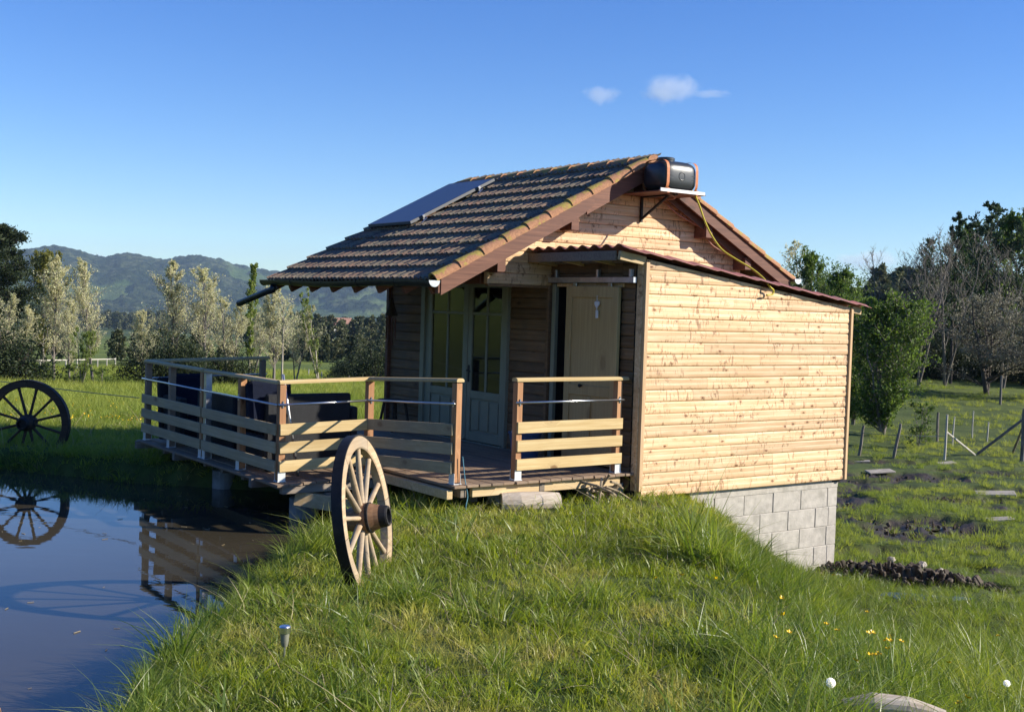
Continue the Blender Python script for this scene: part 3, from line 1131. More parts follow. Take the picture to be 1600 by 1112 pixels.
    def tile_mesh():
        vs = []
        xs = np.linspace(-TW / 2 + .001, TW / 2 - .001, prof_n)
        for (s_, lift) in ((0.0, .044), (TL_, .004)):
            for x in xs:
                # local: x along the slope (down is negative), y along the eave, z outward
                vs.append((s_, x, lift + .0125 * math.cos(2 * PI * x / (TW / 2)) + .006 * (abs(x) > TW * .47)))
        for x in xs:
            vs.append((0.0, x, .044 + .0125 * math.cos(2 * PI * x / (TW / 2)) - .030))
        n = prof_n
        fs = [(i, n + i, n + i + 1, i + 1) for i in range(n - 1)] + [(i, i + 1, 2 * n + i + 1, 2 * n + i) for i in range(n - 1)]
        return vs, fs
    tv, tf = tile_mesh()
    tf = [tuple(reversed(f)) for f in tf]
    tme = MB().add(tv, tf).mesh('roof_tile', M['tile'])
    lc = P('tiled_slope', MB().box(((6.9 + RIDGE_U) / 2, 13.25, roofz((6.9 + RIDGE_U) / 2) - .085), (.05, 4.1, .02)), M['dark_wood'])
    ang = math.atan(SL)
    c_, s_ = math.cos(ang), math.sin(ang)
    total = (RIDGE_U - EL) / c_
    rows = int(math.ceil(total / EXP))
    ncol = 21
    trnd = random.Random(3)
    for r in range(rows):
        d = r * EXP
        u = EL + d * c_
        z = roofz(EL) + d * s_ - .020
        for k in range(ncol):
            v = 11.175 + TW * .5 + k * .2045
            CAB.place('roof_tile', tme, (u, v + trnd.uniform(-.002, .002), z + trnd.uniform(-.002, .003)), lc, rot=(trnd.uniform(-.006, .006), -ang + trnd.uniform(-.012, .012), trnd.uniform(-.008, .008)))
    # the hidden right slope: the same tiles joined
    allv = []
    allf = []
    base = np.array(tv)
    for r in range(rows):
        d = r * EXP
        u = (ER + .02) - d * c_
        z = roofz((ER + .02)) + d * s_ - .020
        for k in range(ncol):
            v = 11.175 + TW * .5 + k * .2045
            pts = np.stack([u - (base[:, 0] * c_ - base[:, 2] * s_) , v + base[:, 1], z + base[:, 0] * s_ + base[:, 2] * c_], -1)
            if pts[:, 0].min() < RIDGE_U - .05:
                continue
            o = len(allv)
            allv += [tuple(p) for p in pts]
            allf += [tuple(i + o for i in reversed(f)) for f in tf]
    P('right_slope_tiles', MB().add(allv, allf), M['tile'], kind='stuff')
    # verge tiles down the front edges, ridge tiles
    def half_round(L, r0, r1, th=.016, n=10, span=PI):
        vs = []
        for (h, r) in ((0, r0), (L, r1)):
            for rr in (r, r - th):
                for k in range(n + 1):
                    a = -span / 2 + span * k / n
                    vs.append((h, math.sin(a) * rr, math.cos(a) * rr))
        m = n + 1
        fs = []
        for k in range(n):
            fs.append((k, k + 1, 2 * m + k + 1, 2 * m + k))
            fs.append((m + k, 3 * m + k, 3 * m + k + 1, m + k + 1))
            fs.append((k, m + k, m + k + 1, k + 1))
            fs.append((2 * m + k, 2 * m + k + 1, 3 * m + k + 1, 3 * m + k))
        fs += [(0, 2 * m, 3 * m, m), (n, m + n, 3 * m + n, 2 * m + n)]
        return MB().add(vs, fs)
    vt = half_round(.47, .086, .072, .020, 18).mesh('verge_tile', M['verge'])
    nvt = 10
    for k in range(nvt):
        d = k * (total - .02) / nvt
        u = EL - .02 + d * c_
        CAB.place('verge_tile', vt, (u, 11.115, roofz(EL - .02) + d * s_ - .004), lc, rot=(R(4), -ang + R(1.6), 0))
    for k in range(8):
        d = k * total / nvt
        u = ER + .04 - d * c_
        CAB.place('verge_tile', vt, (u, 11.13, roofz(ER + .04) + d * s_ - .02), rot=(R(0), -ang + R(1.5), PI))
    rt = half_round(.44, .092, .078, .018, 16).mesh('ridge_tile', M['verge'])
    for k in range(11):
        CAB.place('ridge_tile', rt, (RIDGE_U, 11.06 + .395 * k, RIDGE_Z - .03), lc, rot=(0, R(1.6), R(90)))
    # --- gutter and spout
    n = 12
    vs = []
    V0g, V1g = 11.02, 15.46
    for v in np.linspace(V0g, V1g, 9):
        sag = .012 * math.sin((v - V0g) * 1.9)
        for rr in (.072, .066):
            for k in range(n + 1):
                a = PI + PI * k / n
                vs.append((6.878 + math.cos(a) * rr, v, 2.602 + sag + math.sin(a) * rr))
    m = n + 1
    fs = []
    for s in range(8):
        o = s * 2 * m
        for k in range(n):
            fs.append((o + k, o + k + 1, o + 2 * m + k + 1, o + 2 * m + k))
            fs.append((o + m + k, o + 3 * m + k, o + 3 * m + k + 1, o + m + k + 1))
        fs.append((o, o + 2 * m, o + 3 * m, o + m))
        fs.append((o + n, o + m + n, o + 3 * m + n, o + 2 * m + n))
    gut = P('gutter', MB().add(vs, fs), M['zinc_dark'])
    for v in (V0g, V1g):
        vv = [(6.878 + math.cos(PI + PI * k / n) * .071, v, 2.602 + math.sin(PI + PI * k / n) * .071) for k in range(n + 1)]
        P('gutter_end', MB().add(vv + [(a, b + .004, c) for a, b, c in vv], [tuple(range(n + 1)), tuple(range(n + 1, 2 * n + 2))[::-1]]), M['galv'], gut)
    for v in (11.8, 12.7, 13.6, 14.5):
        P('gutter_strap', MB().tube([(6.878 + math.cos(PI + PI * k / n) * .075, v, 2.602 + math.sin(PI + PI * k / n) * .075) for k in range(n + 1)], .004, 5), M['zinc_dark'], gut)
    P('spout', MB().tube([(6.878, 15.14, 2.53), (6.87, 15.16, 2.48), (6.84, 15.28, 2.45), (6.68, 15.86, 2.275)], [.05, .05, .045, .045], 14), M['zinc_dark'], smooth=True)
    g2 = []
    fs = []
    for s, v in enumerate((11.02, 15.46)):
        for k in range(n + 1):
            a = PI + PI * k / n
            g2.append((ER + .07 + math.cos(a) * .07, v, roofz(ER) - .01 + math.sin(a) * .07))
    for k in range(n):
        fs.append((k, k + 1, n + 2 + k, n + 1 + k))
    g2 += [(x, 11.022, z) for x, v, z in g2[:n + 1]]
    fs.append(tuple(range(2 * n + 2, 3 * n + 3)))
    P('gutter', MB().add(g2, fs), M['galv'])
    # --- block foundation
    fd = P('foundation', MB().box(((9.62 + 12.17) / 2, VF + .16, -.33), (2.55, .19, 1.24), .004), M['mortar'])
    rows_f = 5
    bh = .243
    brnd = random.Random(9)
    for r in range(rows_f):
        zt = .30 - .10 - r * bh
        if r == 0:
            P('foundation_cap', MB().box(((9.60 + 12.19) / 2, VF + .155, .245), (2.59, .206, .095), .004), M['block'], fd)
        x = 12.19
        first = (.16 if r % 2 else .19)
        w = first
        while x > 9.62:
            w_ = min(w, x - 9.60)
            if w_ < .05:
                break
            P('concrete_block', MB().box((x - w_ / 2, VF + .155 + brnd.uniform(-.003, .003), zt - bh / 2), (w_ - .007, .198, bh - .007), .005), M['block'], fd)
            x -= w_
            w = .5 if not (r % 2 and x > 11.9) else .25
    fe = P('foundation_end', MB().box((12.10, VF + .26 + .68, -.33), (.17, 1.36, 1.24), .004), M['mortar'])
    for r in range(rows_f):
        zt = .30 - .10 - r * bh
        v = VF + .262
        w = .25 if r % 2 else .5
        while v < VF + 1.6:
            w_ = min(w, VF + 1.62 - v)
            P('concrete_block', MB().box((12.105, v + w_ / 2, zt - bh / 2), (.19, w_ - .011, bh - .011), .005), M['block'], fe)
            v += w_
            w = .5
    P('footing', MB().box((11.2, VF + .13, -1.02), (2.2, .34, .26), .02), M['concrete'])
    P('sill_felt', MB().box((12.15, VF + .06, .288), (.16, .03, .05), .004), M['iron'])
    for (u, v) in ((8.95, 9.95), (8.95, 12.5), (8.95, 14.9), (11.7, 14.9), (10.4, 14.9), (11.7, 12.6)):
        P('cabin_pier', MB().box((u, v, -.05), (.22, .22, 1.0), .01), M['concrete'])
    P('floor_beam', MB().box((10.3, VG + .1, .41), (3.1, .10, .16)), M['old_joist'])
    P('floor_beam', MB().box((8.84, 12.4, .41), (.10, 5.2, .16)), M['old_joist'])
    P('floor_beam', MB().box((10.3, 14.98, .41), (3.1, .10, .16)), M['old_joist'])
build_cabin()

# ------------------------------------------------------------------ deck
def deckz(u):
    return .57 if u > 6.38 else .46 + .04 * max(0, (u - 5.2) / 1.15)
def build_deck():
    D = Frame('deck', 'grey brown plank deck reaching over the pond on posts, in front of the cabin doors', 'deck', 7.0, 12.2, .3)
    P = D.part
    rnd = random.Random(2)
    u = 6.385
    while u < 8.64:
        a = 9.745 + rnd.uniform(-.012, .012)
        cut = rnd.uniform(11.5, 13.6)
        for (p, q) in ((a, cut - .002), (cut + .002, 15.45)):
            P('deck_board', MB().box((u + .07, (p + q) / 2, .556 + rnd.uniform(-.003, .002)), (.140, q - p, .028), .004), M['deck'])
        u += .148
    u = 5.155
    while u < 6.30:
        P('deck_board', MB().box((u + .07, (11.155 + 15.5) / 2 + rnd.uniform(-.015, .015), deckz(u + .07) - .014 + rnd.uniform(-.002, .002)), (.140, 4.345, .028), .004), M['deck'])
        u += .149
    P('bearer', MB().box((7.60, 9.83, .487), (1.94, .05, .10), .004), M['raw_wood'])
    P('bearer', MB().box((8.55, 12.0, .49), (.07, 4.2, .10), .004), M['old_joist'])
    P('bearer', MB().box((6.52, 12.5, .49), (.07, 5.4, .10), .004), M['old_joist'])
    P('bearer', MB().box((7.5, 12.5, .49), (.07, 5.4, .10), .004), M['old_joist'])
    for v in (11.22, 11.75, 12.3, 12.85, 13.45, 14.1, 14.75, 15.4):
        e = rnd.uniform(5.10, 5.3)
        P('joist', MB().box(((e + 6.40) / 2, v, .395 + .01), (6.40 - e, .07, .095), .004), M['old_joist'])
    P('joist', MB().box((6.36, 10.55, .478), (.07, 1.5, .09), .004), M['raw_wood'])
    P('beam', MB().bar((5.75, 15.4, .29), (5.75, 11.15, .28), .10, .13), M['old_joist'])
    P('beam', MB().bar((5.42, 11.30, .30), (6.12, 10.95, .17), .10, .15), M['raw_wood'], label='pale beam end under the corner')
    P('beam', MB().bar((6.85, 10.1, .39), (6.85, 15.2, .39), .10, .12), M['old_joist'])
    for (uu, v, r, zt) in ((5.75, 11.75, .16, .21), (5.75, 14.0, .14, .22), (6.9, 10.9, .14, .33), (8.35, 10.15, .085, .44), (7.1, 10.05, .10, .44), (8.66, 10.02, .12, .44), (6.9, 13.6, .15, .33)):
        P('pier', MB().tube([(uu, v, -.7), (uu, v, zt)], r, 18), M['pvc'] if r < .11 else M['concrete'], smooth=False)
build_deck()

# ------------------------------------------------------------------ railings
def railing(label, A, B, posts, side=-1, boards=True, zA=None, zB=None, group='deck railings', railext=(.06, .06), bext=(.035, .035), bgroup=None):
    """A, B = (u, v, deck z); posts at distances along; side -1: boards and tube on the right hand of A->B"""
    A = Vector(A)
    B = Vector(B)
    L = (Vector((B.x, B.y, 0)) - Vector((A.x, A.y, 0))).length
    d = Vector((B.x - A.x, B.y - A.y, 0)) / L
    n = Vector((d.y, -d.x, 0)) * side
    F_ = Frame('deck_railing', label, 'railing', (A.x + B.x) / 2, (A.y + B.y) / 2, min(A.z, B.z), group)
    def at(s, h, o=0.0):
        p = A + d * s + n * o
        return Vector((p.x, p.y, A.z + (B.z - A.z) * s / L + h))
    for s, pm in posts:
        c0 = at(s, .02)
        x = d
        Mx = Matrix((x, Vector((-x.y, x.x, 0)), Vector((0, 0, 1)))).transposed()
        po = F_.part('post', MB().box(c0 + Vector((0, 0, .49)), (.075, .075, .985), .005, Mx), M[pm])
        F_.part('post_bracket', MB().box(at(s, .055, .0405), (.085, .005, .11), .001, Mx).box(at(s, .055, -.0405), (.085, .005, .11), .001, Mx).box(at(s, .004), (.10, .10, .006), .001, Mx), M['white_metal'], po)
    # rounded handrail
    a, b = at(-railext[0], 1.03), at(L + railext[1], 1.03)
    prof = [(-.046, -.018), (.046, -.018), (.048, .002), (.036, .016), (.016, .021), (-.016, .021), (-.036, .016), (-.048, .002)]
    x = (b - a).normalized()
    y = Vector((0, 0, 1)).cross(x).normalized()
    z = x.cross(y)
    Mx = Matrix(((y.x, z.x, x.x, a.x), (y.y, z.y, x.y, a.y), (y.z, z.z, x.z, a.z), (0, 0, 0, 1)))
    F_.part('handrail', MB().prism(prof, (b - a).length, Mx), M['rail_board'])
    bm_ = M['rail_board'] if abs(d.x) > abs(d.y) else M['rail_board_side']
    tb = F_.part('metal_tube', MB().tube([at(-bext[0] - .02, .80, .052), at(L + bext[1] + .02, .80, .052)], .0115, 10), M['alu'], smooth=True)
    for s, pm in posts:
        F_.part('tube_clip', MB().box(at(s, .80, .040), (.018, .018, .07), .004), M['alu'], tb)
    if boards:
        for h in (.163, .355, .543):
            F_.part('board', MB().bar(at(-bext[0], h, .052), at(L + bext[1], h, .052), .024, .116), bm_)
    return F_
rp = 'post'
railing('short railing of three pale boards on the right, beside the bright lean-to wall', (7.19, 9.85, .57), (8.55, 9.87, .57), [(0, rp), (1.36, rp)], 1, railext=(.045, .12))
railing('shaded railing between the tall front post by the steps gap and the inner corner', (6.30, 11.35, .49), (6.46, 9.87, .57), [(1.488, rp)], 1, railext=(-.03, .05), bext=(-.03, .01))
railing('front railing over the pond corner with diagonal shadows, behind the near wagon wheel', (5.27, 11.35, .465), (6.30, 11.35, .49), [(0, rp), (1.03, rp)], 1, railext=(.04, .05), bext=(.035, .0))
railing('nearer half of the shaded side railing above the water, next to the pond corner', (5.27, 13.36, .46), (5.27, 11.42, .46), [(.0, 'galv'), (1.0, rp)], 1, railext=(.02, .06), bext=(.02, .06))
railing('farther half of the shaded side railing above the water, ending at the far deck corner', (5.27, 15.42, .46), (5.27, 13.46, .46), [(0, 'deck'), (.88, 'deck'), (1.94, rp)], 1, railext=(.05, -.0), bext=(.07, .03))
railing('back railing along the far edge of the deck, seen past the armchair', (5.34, 15.50, .46), (6.93, 15.50, .50), [(1.56, 'deck')], -1, boards=False, railext=(.02, .06))

# ------------------------------------------------------------------ things on and round the cabin
def ray_ground(px, py, h=0.0):
    d = px_dir(px, py)
    t0, t1 = 3.0, 400.0
    for _ in range(3):
        t = np.linspace(t0, t1, 700) if t1 < 100 else np.geomspace(t0, t1, 700)
        z = ground(d.x * t, d.y * t) + h
        k = int(np.argmax(CAM_H + d.z * t < z))
        t0, t1 = t[max(k - 1, 0)], t[k]
    p = d * float(t1)
    return Vector((p.x, p.y, gz(p.x, p.y)))

def build_tank():
    T = Frame('tank_shelf', 'brown metal shelf with pale front edge bracketed high on the gable, under the black tank', 'shelf', 10.1, 11.3, 3.77)
    T.part('shelf_plate', MB().box((10.14, 10.985, 3.785), (.78, .70, .014), .003), M['dark_wood'])
    T.part('front_edge', MB().box((10.14, 10.632, 3.80), (.74, .012, .040), .002), M['white'])
    for u in (10.09,):
        b = T.part('bracket', MB().box((u, 11.315, 3.62), (.035, .03, .33), .003).bar((u, 11.30, 3.50), (u, 10.82, 3.77), .025, .03).box((u, 11.0, 3.768), (.03, .64, .02), .003), M['iron'])
    T2 = Frame('water_tank', 'black plastic water tank with two orange straps and a round emblem, high beside the ridge', 'water tank', 10.13, 10.94, 3.80)
    nu, nv = 40, 28
    vs = []
    cx, cy, cz = 10.13, 10.86, 3.985
    a, b, c = .302, .215, .190
    def sp(x, p):
        return math.copysign(abs(x) ** p, x)
    for j in range(nv + 1):
        ph = -PI / 2 + PI * j / nv
        for i in range(nu):
            th = 2 * PI * i / nu
            vs.append((cx + a * sp(math.cos(ph), .5) * sp(math.cos(th), .45), cy + b * sp(math.cos(ph), .5) * sp(math.sin(th), .45), cz + c * sp(math.sin(ph), .62)))
    fs = []
    for j in range(nv):
        for i in range(nu):
            k = (i + 1) % nu
            fs.append((j * nu + i, j * nu + k, (j + 1) * nu + k, (j + 1) * nu + i))
    body = T2.part('tank_body', MB().add(vs, fs), M['blk_plastic'], smooth=True)
    Mf = Matrix.Translation((10.13, 10.652, 3.985)) @ Euler((R(90), 0, 0)).to_matrix().to_4x4()
    T2.part('emblem', MB().lathe([(.040, -.004), (.040, .007), (.048, .009), (.056, .007), (.056, -.004)], 28, Mf), M['blk_plastic'], body, smooth=True)
    T2.part('emblem', MB().lathe([(.0, .004), (.034, .004), (.036, -.004)], 28, Mf), M['blk_plastic'], body, smooth=True)
    for s in (-1, 1):
        for dz in (-.028, .016):
            T2.part('rib', MB().box((10.13 + s * .135, 10.655, 3.985 + dz), (.155, .016, .012), .004), M['blk_plastic'], body)
    T2.part('lid', MB().lathe([(0, .0), (.105, .0), (.105, .035), (.112, .037), (.112, .062), (.098, .070), (0, .070)], 28, Matrix.Translation((10.06, 10.87, 4.150))), M['blk_plastic'], smooth=False)
    for u in (9.90, 10.375):
        pts = []
        for k in range(33):
            th = 2 * PI * k / 32
            pts.append((cy + (b + .006) * sp(math.cos(th), .5), cz + (c + .006) * sp(math.sin(th), .5)))
        vs = []
        for (y, z) in pts:
            vs += [(u - .021, y, z), (u + .021, y, z)]
        fs = [(2 * k, 2 * k + 1, 2 * k + 3, 2 * k + 2) for k in range(32)]
        T2.part('strap', MB().add(vs, fs).box((u, 10.63, 3.80), (.04, .004, .06), .001), M['strap'])
    H = Frame('yellow_hose', 'yellow garden hose running from the black tank down over the lean-to roof edge', 'hose', 10.41, 10.68, 3.7)
    H.part('hose', MB().tube(catmull(HOSE), .011, 8), M['hose_y'], smooth=True)
    H = Frame('drain_pipe', 'thin red brown pipe curving down the gable from under the tank', 'pipe', 10.3, 11.2, 3.6)
    H.part('pipe', MB().tube(catmull([(9.95, 10.70, 3.765), (10.1, 10.75, 3.755), (10.25, 10.9, 3.74)] + REDP), .010, 8), M['pipe_r'], smooth=True)

def catmull(P, n=6):
    P = [Vector(p) for p in P]
    P = [P[0] * 2 - P[1]] + P + [P[-1] * 2 - P[-2]]
    out = []
    for i in range(1, len(P) - 2):
        for k in range(n):
            t = k / n
            a, b, c, d = P[i - 1], P[i], P[i + 1], P[i + 2]
            out.append(0.5 * ((2 * b) + (c - a) * t + (2 * a - 5 * b + 4 * c - d) * t * t + (3 * b - a - 3 * c + d) * t ** 3))
    out.append(P[-2])
    return out
HOSE = [(10.391, 10.68, 3.782), (10.347, 10.55, 3.639), (10.314, 10.42, 3.452), (10.311, 10.29, 3.271), (10.36, 10.16, 3.102), (10.47, 10.03, 2.991), (10.61, 9.9, 2.882), (10.673, 9.77, 2.771), (10.645, 9.64, 2.672), (10.70, 9.635, 2.635), (10.69, 9.64, 2.585), (10.60, 9.65, 2.572)]
REDP = [(10.333, 11.2, 3.751), (10.446, 11.2, 3.679), (10.617, 11.2, 3.586), (10.904, 11.2, 3.483), (11.057, 11.2, 3.427), (11.205, 11.2, 3.253), (11.422, 11.2, 3.156), (11.666, 11.2, 3.084)]
build_tank()

def build_panel():
    c_ = 1 / math.hypot(1, SL)
    s_ = SL * c_
    u0, u1, v0, v1 = 8.37, 9.74, 14.08, 15.26
    uc, vc = (u0 + u1) / 2, (v0 + v1) / 2
    root = thing('solar_panel', 'flat dark solar panel lying on the upper left end of the tiled roof', 'solar panel', UV(uc, vc, roofz(uc) + .105), YAW)
    root.rotation_euler = Euler((0, -math.atan(SL), YAW), 'XYZ')
    L = (u1 - u0) / c_
    Wd = v1 - v0
    link('cell_sheet', MB().box((0, 0, 0.0), (L - .04, Wd - .04, .012), .001).mesh('cell_sheet', M['panel']), root)
    for (x, y, a, b) in ((0, -Wd / 2 + .01, L, .022), (0, Wd / 2 - .01, L, .022), (-L / 2 + .01, 0, .022, Wd - .044), (L / 2 - .01, 0, .022, Wd - .044)):
        link('panel_frame', MB().box((x, y, -.014), (a, b, .040), .002).mesh('panel_frame', M['panel_edge']), root)
    for x in (-L * .36, L * .30):
        rl = link('mounting_rail', MB().box((x, -.06, -.045), (.035, Wd - .1, .035), .003).mesh('mounting_rail', M['panel_edge']), root)
        link('end_clamp', MB().box((x, -Wd / 2 - .02, -.01), (.04, .03, .045), .003).mesh('end_clamp', M['alu']), root)
        link('roof_hook', MB().tube([(x - .06, -Wd / 2 - .10, -.045), (x - .02, -Wd / 2 - .13, -.03), (x - .13, -Wd / 2 - .13, -.06)], .009, 6).mesh('roof_hook', M['alu']), root)
build_panel()
st = Frame('loose_stick', 'short pale stick lying on the lower tiles of the roof', 'stick', 7.9, 11.5, 3.2)
st.part('stick', MB().tube([(7.52, 11.95, roofz(7.52) + .07), (7.68, 11.80, roofz(7.68) + .065), (7.90, 11.69, roofz(7.9) + .07)], .008, 6), M['stick'])

def build_wheel(name, label, c, nrm, lean, rad, mats, nspoke=12, spin=0.0, group=None):
    """cart wheel: c = hub centre, nrm = azimuth of the axle, lean = tilt of the top towards the axle side"""
    z = Vector((math.cos(nrm) * math.cos(lean), math.sin(nrm) * math.cos(lean), -math.sin(lean)))
    up = (Vector((0, 0, 1)) - z * z.z).normalized()
    x = up.cross(z)
    base = Vector(c) - up * rad
    root = thing(name, label, 'wagon wheel', base, 0, group)
    rot = Matrix((x, up, z)).transposed().to_4x4()
    root.matrix_world = Matrix.Translation(base) @ rot
    def pt(mb, nm, mat, smooth=False, parent=None):
        return link(nm, mb.mesh(nm, mat, smooth), parent or root, (0, rad, 0) if parent is None else (0, 0, 0))
    wood, hubm, iron = mats
    ri, ro, th = rad - .105, rad - .012, .036
    nf = nspoke // 2
    for k in range(nf):
        a0 = spin + 2 * PI * k / nf + .004
        a1 = spin + 2 * PI * (k + 1) / nf - .004
        n = 9
        vs = []
        for i in range(n + 1):
            a = a0 + (a1 - a0) * i / n
            cs, sn = math.cos(a), math.sin(a)
            for (r, zz) in ((ri, -th * .8), (ri, th * .8), (ri + .01, th), (ro, th), (ro, -th), (ri + .01, -th)):
                vs.append((r * cs, r * sn, zz))
        fs = []
        for i in range(n):
            for q in range(6):
                q2 = (q + 1) % 6
                fs.append((i * 6 + q, i * 6 + q2, (i + 1) * 6 + q2, (i + 1) * 6 + q))
        fs += [tuple(range(6))[::-1], tuple(n * 6 + q for q in range(6))]
        pt(MB().add(vs, fs), 'rim_segment', wood)
    pt(MB().lathe([(ro + .0005, -th - .003), (rad, -th - .003), (rad, th + .003), (ro + .0005, th + .003)], 64, None, True), 'tyre', iron)
    for k in range(nspoke):
        a = spin + 2 * PI * (k + .5) / nspoke
        d = Vector((math.cos(a), math.sin(a), 0))
        t = Vector((-d.y, d.x, 0))
        vs = []
        st_ = [(.06, .020, .030, .030), (rad * .45, .017, .026, .020), (ri - .06, .019, .021, .006), (ri + .004, .024, .021, .0)]
        for (r, w, h, dz) in st_:
            for q in range(8):
                b = 2 * PI * q / 8
                vs.append(d * r + t * math.cos(b) * w + Vector((0, 0, math.sin(b) * h - dz * .4)))
        fs = []
        for i in range(3):
            for q in range(8):
                q2 = (q + 1) % 8
                fs.append((i * 8 + q, i * 8 + q2, (i + 1) * 8 + q2, (i + 1) * 8 + q))
        pt(MB().add(vs, fs), 'spoke', wood, True)
    hub = pt(MB().lathe([(0, -.15), (.075, -.15), (.09, -.10), (.112, -.045), (.116, 0), (.112, .045), (.095, .10), (.088, .135), (0, .135)], 28), 'hub', hubm, False)
    pt(MB().lathe([(.108, .040), (.117, .038), (.117, .060), (.108, .062)], 28, None, True), 'hub_band', iron, False, hub)
    pt(MB().lathe([(.090, .12), (.093, .10), (.080, .185), (.074, .198), (.055, .198), (.05, .15), (.0, .15)], 28), 'hub_nose', iron, False, hub)
    return root
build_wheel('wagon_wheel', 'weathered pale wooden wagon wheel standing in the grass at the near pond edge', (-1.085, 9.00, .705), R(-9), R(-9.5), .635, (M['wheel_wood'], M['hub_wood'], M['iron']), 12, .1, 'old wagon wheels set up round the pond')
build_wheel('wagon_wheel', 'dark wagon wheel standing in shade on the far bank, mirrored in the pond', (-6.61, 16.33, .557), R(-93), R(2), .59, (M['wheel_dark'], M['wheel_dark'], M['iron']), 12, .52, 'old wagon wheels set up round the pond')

# ---- furniture on the deck
def build_furniture():
    S = Frame('rattan_sofa', 'black rattan sofa with its back to the front railing, cushion showing above', 'sofa', 5.93, 12.4, .48)
    S.part('back_panel', MB().box((5.91, 12.03, .90), (1.02, .08, .83), .02), M['rattan'])
    S.part('seat_base', MB().box((5.91, 12.42, .68), (1.0, .70, .34), .02), M['rattan'])
    S.part('arm', MB().box((6.47, 12.40, .83), (.09, .82, .66), .02), M['rattan'])
    S.part('seat_cushion', MB().box((5.91, 12.47, .91), (.98, .66, .11), .03), M['navy'])
    S.part('back_cushion', MB().box((5.50, 12.17, 1.20), (.50, .16, .50), .05, Euler((R(-8), 0, 0)).to_matrix()), M['navy'])
    for (u, v) in ((5.45, 12.05), (6.45, 12.05), (5.45, 12.78), (6.45, 12.78)):
        S.part('foot', MB().box((u, v, .495), (.05, .05, .05), .004), M['iron'])
    S = Frame('rattan_bench', 'low black rattan sofa section along the shaded side railing', 'sofa', 5.75, 13.5, .48)
    S.part('seat_base', MB().box((5.80, 13.50, .68), (.72, 1.10, .34), .02), M['rattan'])
    S.part('back_panel', MB().box((5.45, 13.50, .86), (.08, 1.12, .72), .02), M['rattan'])
    S.part('seat_cushion', MB().box((5.84, 13.50, .91), (.64, 1.06, .11), .03), M['navy'])
    S = Frame('rattan_armchair', 'dark armchair with a navy back cushion at the far end of the deck', 'armchair', 5.70, 14.8, .48)
    S.part('seat_base', MB().box((5.72, 14.80, .66), (.66, .62, .32), .02), M['rattan'])
    S.part('back_panel', MB().box((5.62, 15.14, .90), (.62, .08, .80), .02, Euler((R(-9), 0, 0)).to_matrix()), M['rattan'])
    S.part('back_cushion', MB().box((5.66, 14.99, 1.12), (.50, .14, .46), .05, Euler((R(-12), 0, 0)).to_matrix()), M['navy'])
    S.part('seat_cushion', MB().box((5.72, 14.78, .87), (.52, .56, .11), .03), M['navy'])
    for s in (-.32, .32):
        S.part('arm', MB().box((5.72 + s, 14.80, .80), (.08, .66, .56), .02), M['rattan'])
    # stool by the wall
    S = Frame('wooden_stool', 'small dark four-legged stool standing against the cabin wall left of the doors', 'stool', 8.42, 14.45, .57)
    S.part('seat', MB().box((8.42, 14.45, .99), (.30, .42, .035), .008), M['wheel_dark'])
    for a in (-1, 1):
        for b in (-1, 1):
            S.part('leg', MB().bar((8.42 + a * .14, 14.45 + b * .19, .571), (8.42 + a * .09, 14.45 + b * .13, .975), .032, .032, .004, (0, 1, 0)), M['wheel_dark'])
    S.part('stretcher', MB().bar((8.42, 14.28, .72), (8.42, 14.62, .72), .022, .022), M['wheel_dark'])
    # blue tub behind the right railing
    S = Frame('blue_tub', 'dark blue plastic tub on the deck behind the right railing boards', 'tub', 8.30, 11.2, .571)
    S.part('tub_body', MB().lathe([(0, 0), (.15, 0), (.19, .30), (.205, .30), (.205, .315), (.18, .315), (.145, .02), (0, .02)], 24, Matrix.Translation((8.30, 11.2, .572))), M['blue'])
    S.part('handle', MB().tube([(8.30 + .2 * math.cos(a), 11.2, .88 + .12 * math.sin(a)) for a in np.linspace(0, PI, 9)], .006, 6), M['white'])
    # pale pole leaning on the pond corner
    S = Frame('leaning_pole', 'slim pale pole leaning inside the pond corner of the railing', 'pole', 5.56, 11.6, .48)
    S.part('pole', MB().tube([(5.60, 11.62, .48), (5.50, 11.60, 1.0), (5.38, 11.56, 1.56)], [.017, .016, .013], 8), M['galv'], smooth=True)
    # white switch plates on the post
    S = Frame('white_post', 'narrow white upright just behind the sunlit side post', 'post', 5.47, 12.42, .47)
    S.part('upright', MB().box((5.47, 12.43, .94), (.02, .05, .93), .004), M['white_metal'])
    # wind chime
    S = Frame('wind_chime', 'dark red wind chime with hanging tubes under the far eave corner', 'wind chime', 8.52, 14.78, 2.6)
    z = 2.62
    S.part('cord', MB().tube([(8.52, 14.78, 2.66), (8.52, 14.78, 2.30)], .004, 5), M['iron'])
    S.part('top_disc', MB().lathe([(0, .26), (.02, .24), (.05, .12), (.085, .03), (.09, 0), (0, 0)], 18, Matrix.Translation((8.52, 14.78, 2.17))), M['wheel_dark'])
    for k in range(7):
        a = 2 * PI * k / 7
        L = .30 + .05 * (k % 3)
        S.part('chime_tube', MB().tube([(8.52 + .065 * math.cos(a), 14.78 + .065 * math.sin(a), 2.14), (8.52 + .065 * math.cos(a), 14.78 + .065 * math.sin(a), 2.14 - L)], .011, 8), M['dark_wood'])
    # hanging heart on the sliding door
    S = Frame('heart_ornament', 'white heart with a small tag hanging on the pine sliding door', 'ornament', W - .10, 10.36, 2.45)
    hp = []
    for k in range(28):
        t = 2 * PI * k / 28
        hp.append((.0026 * 16 * math.sin(t) ** 3 * .95, .0030 * (13 * math.cos(t) - 5 * math.cos(2 * t) - 2 * math.cos(3 * t) - math.cos(4 * t))))
    Mx = Matrix(((0, 0, 1, W - .105), (1, 0, 0, 10.36), (0, 1, 0, 2.40), (0, 0, 0, 1)))
    S.part('heart', MB().prism(hp, .012, Mx), M['white'])
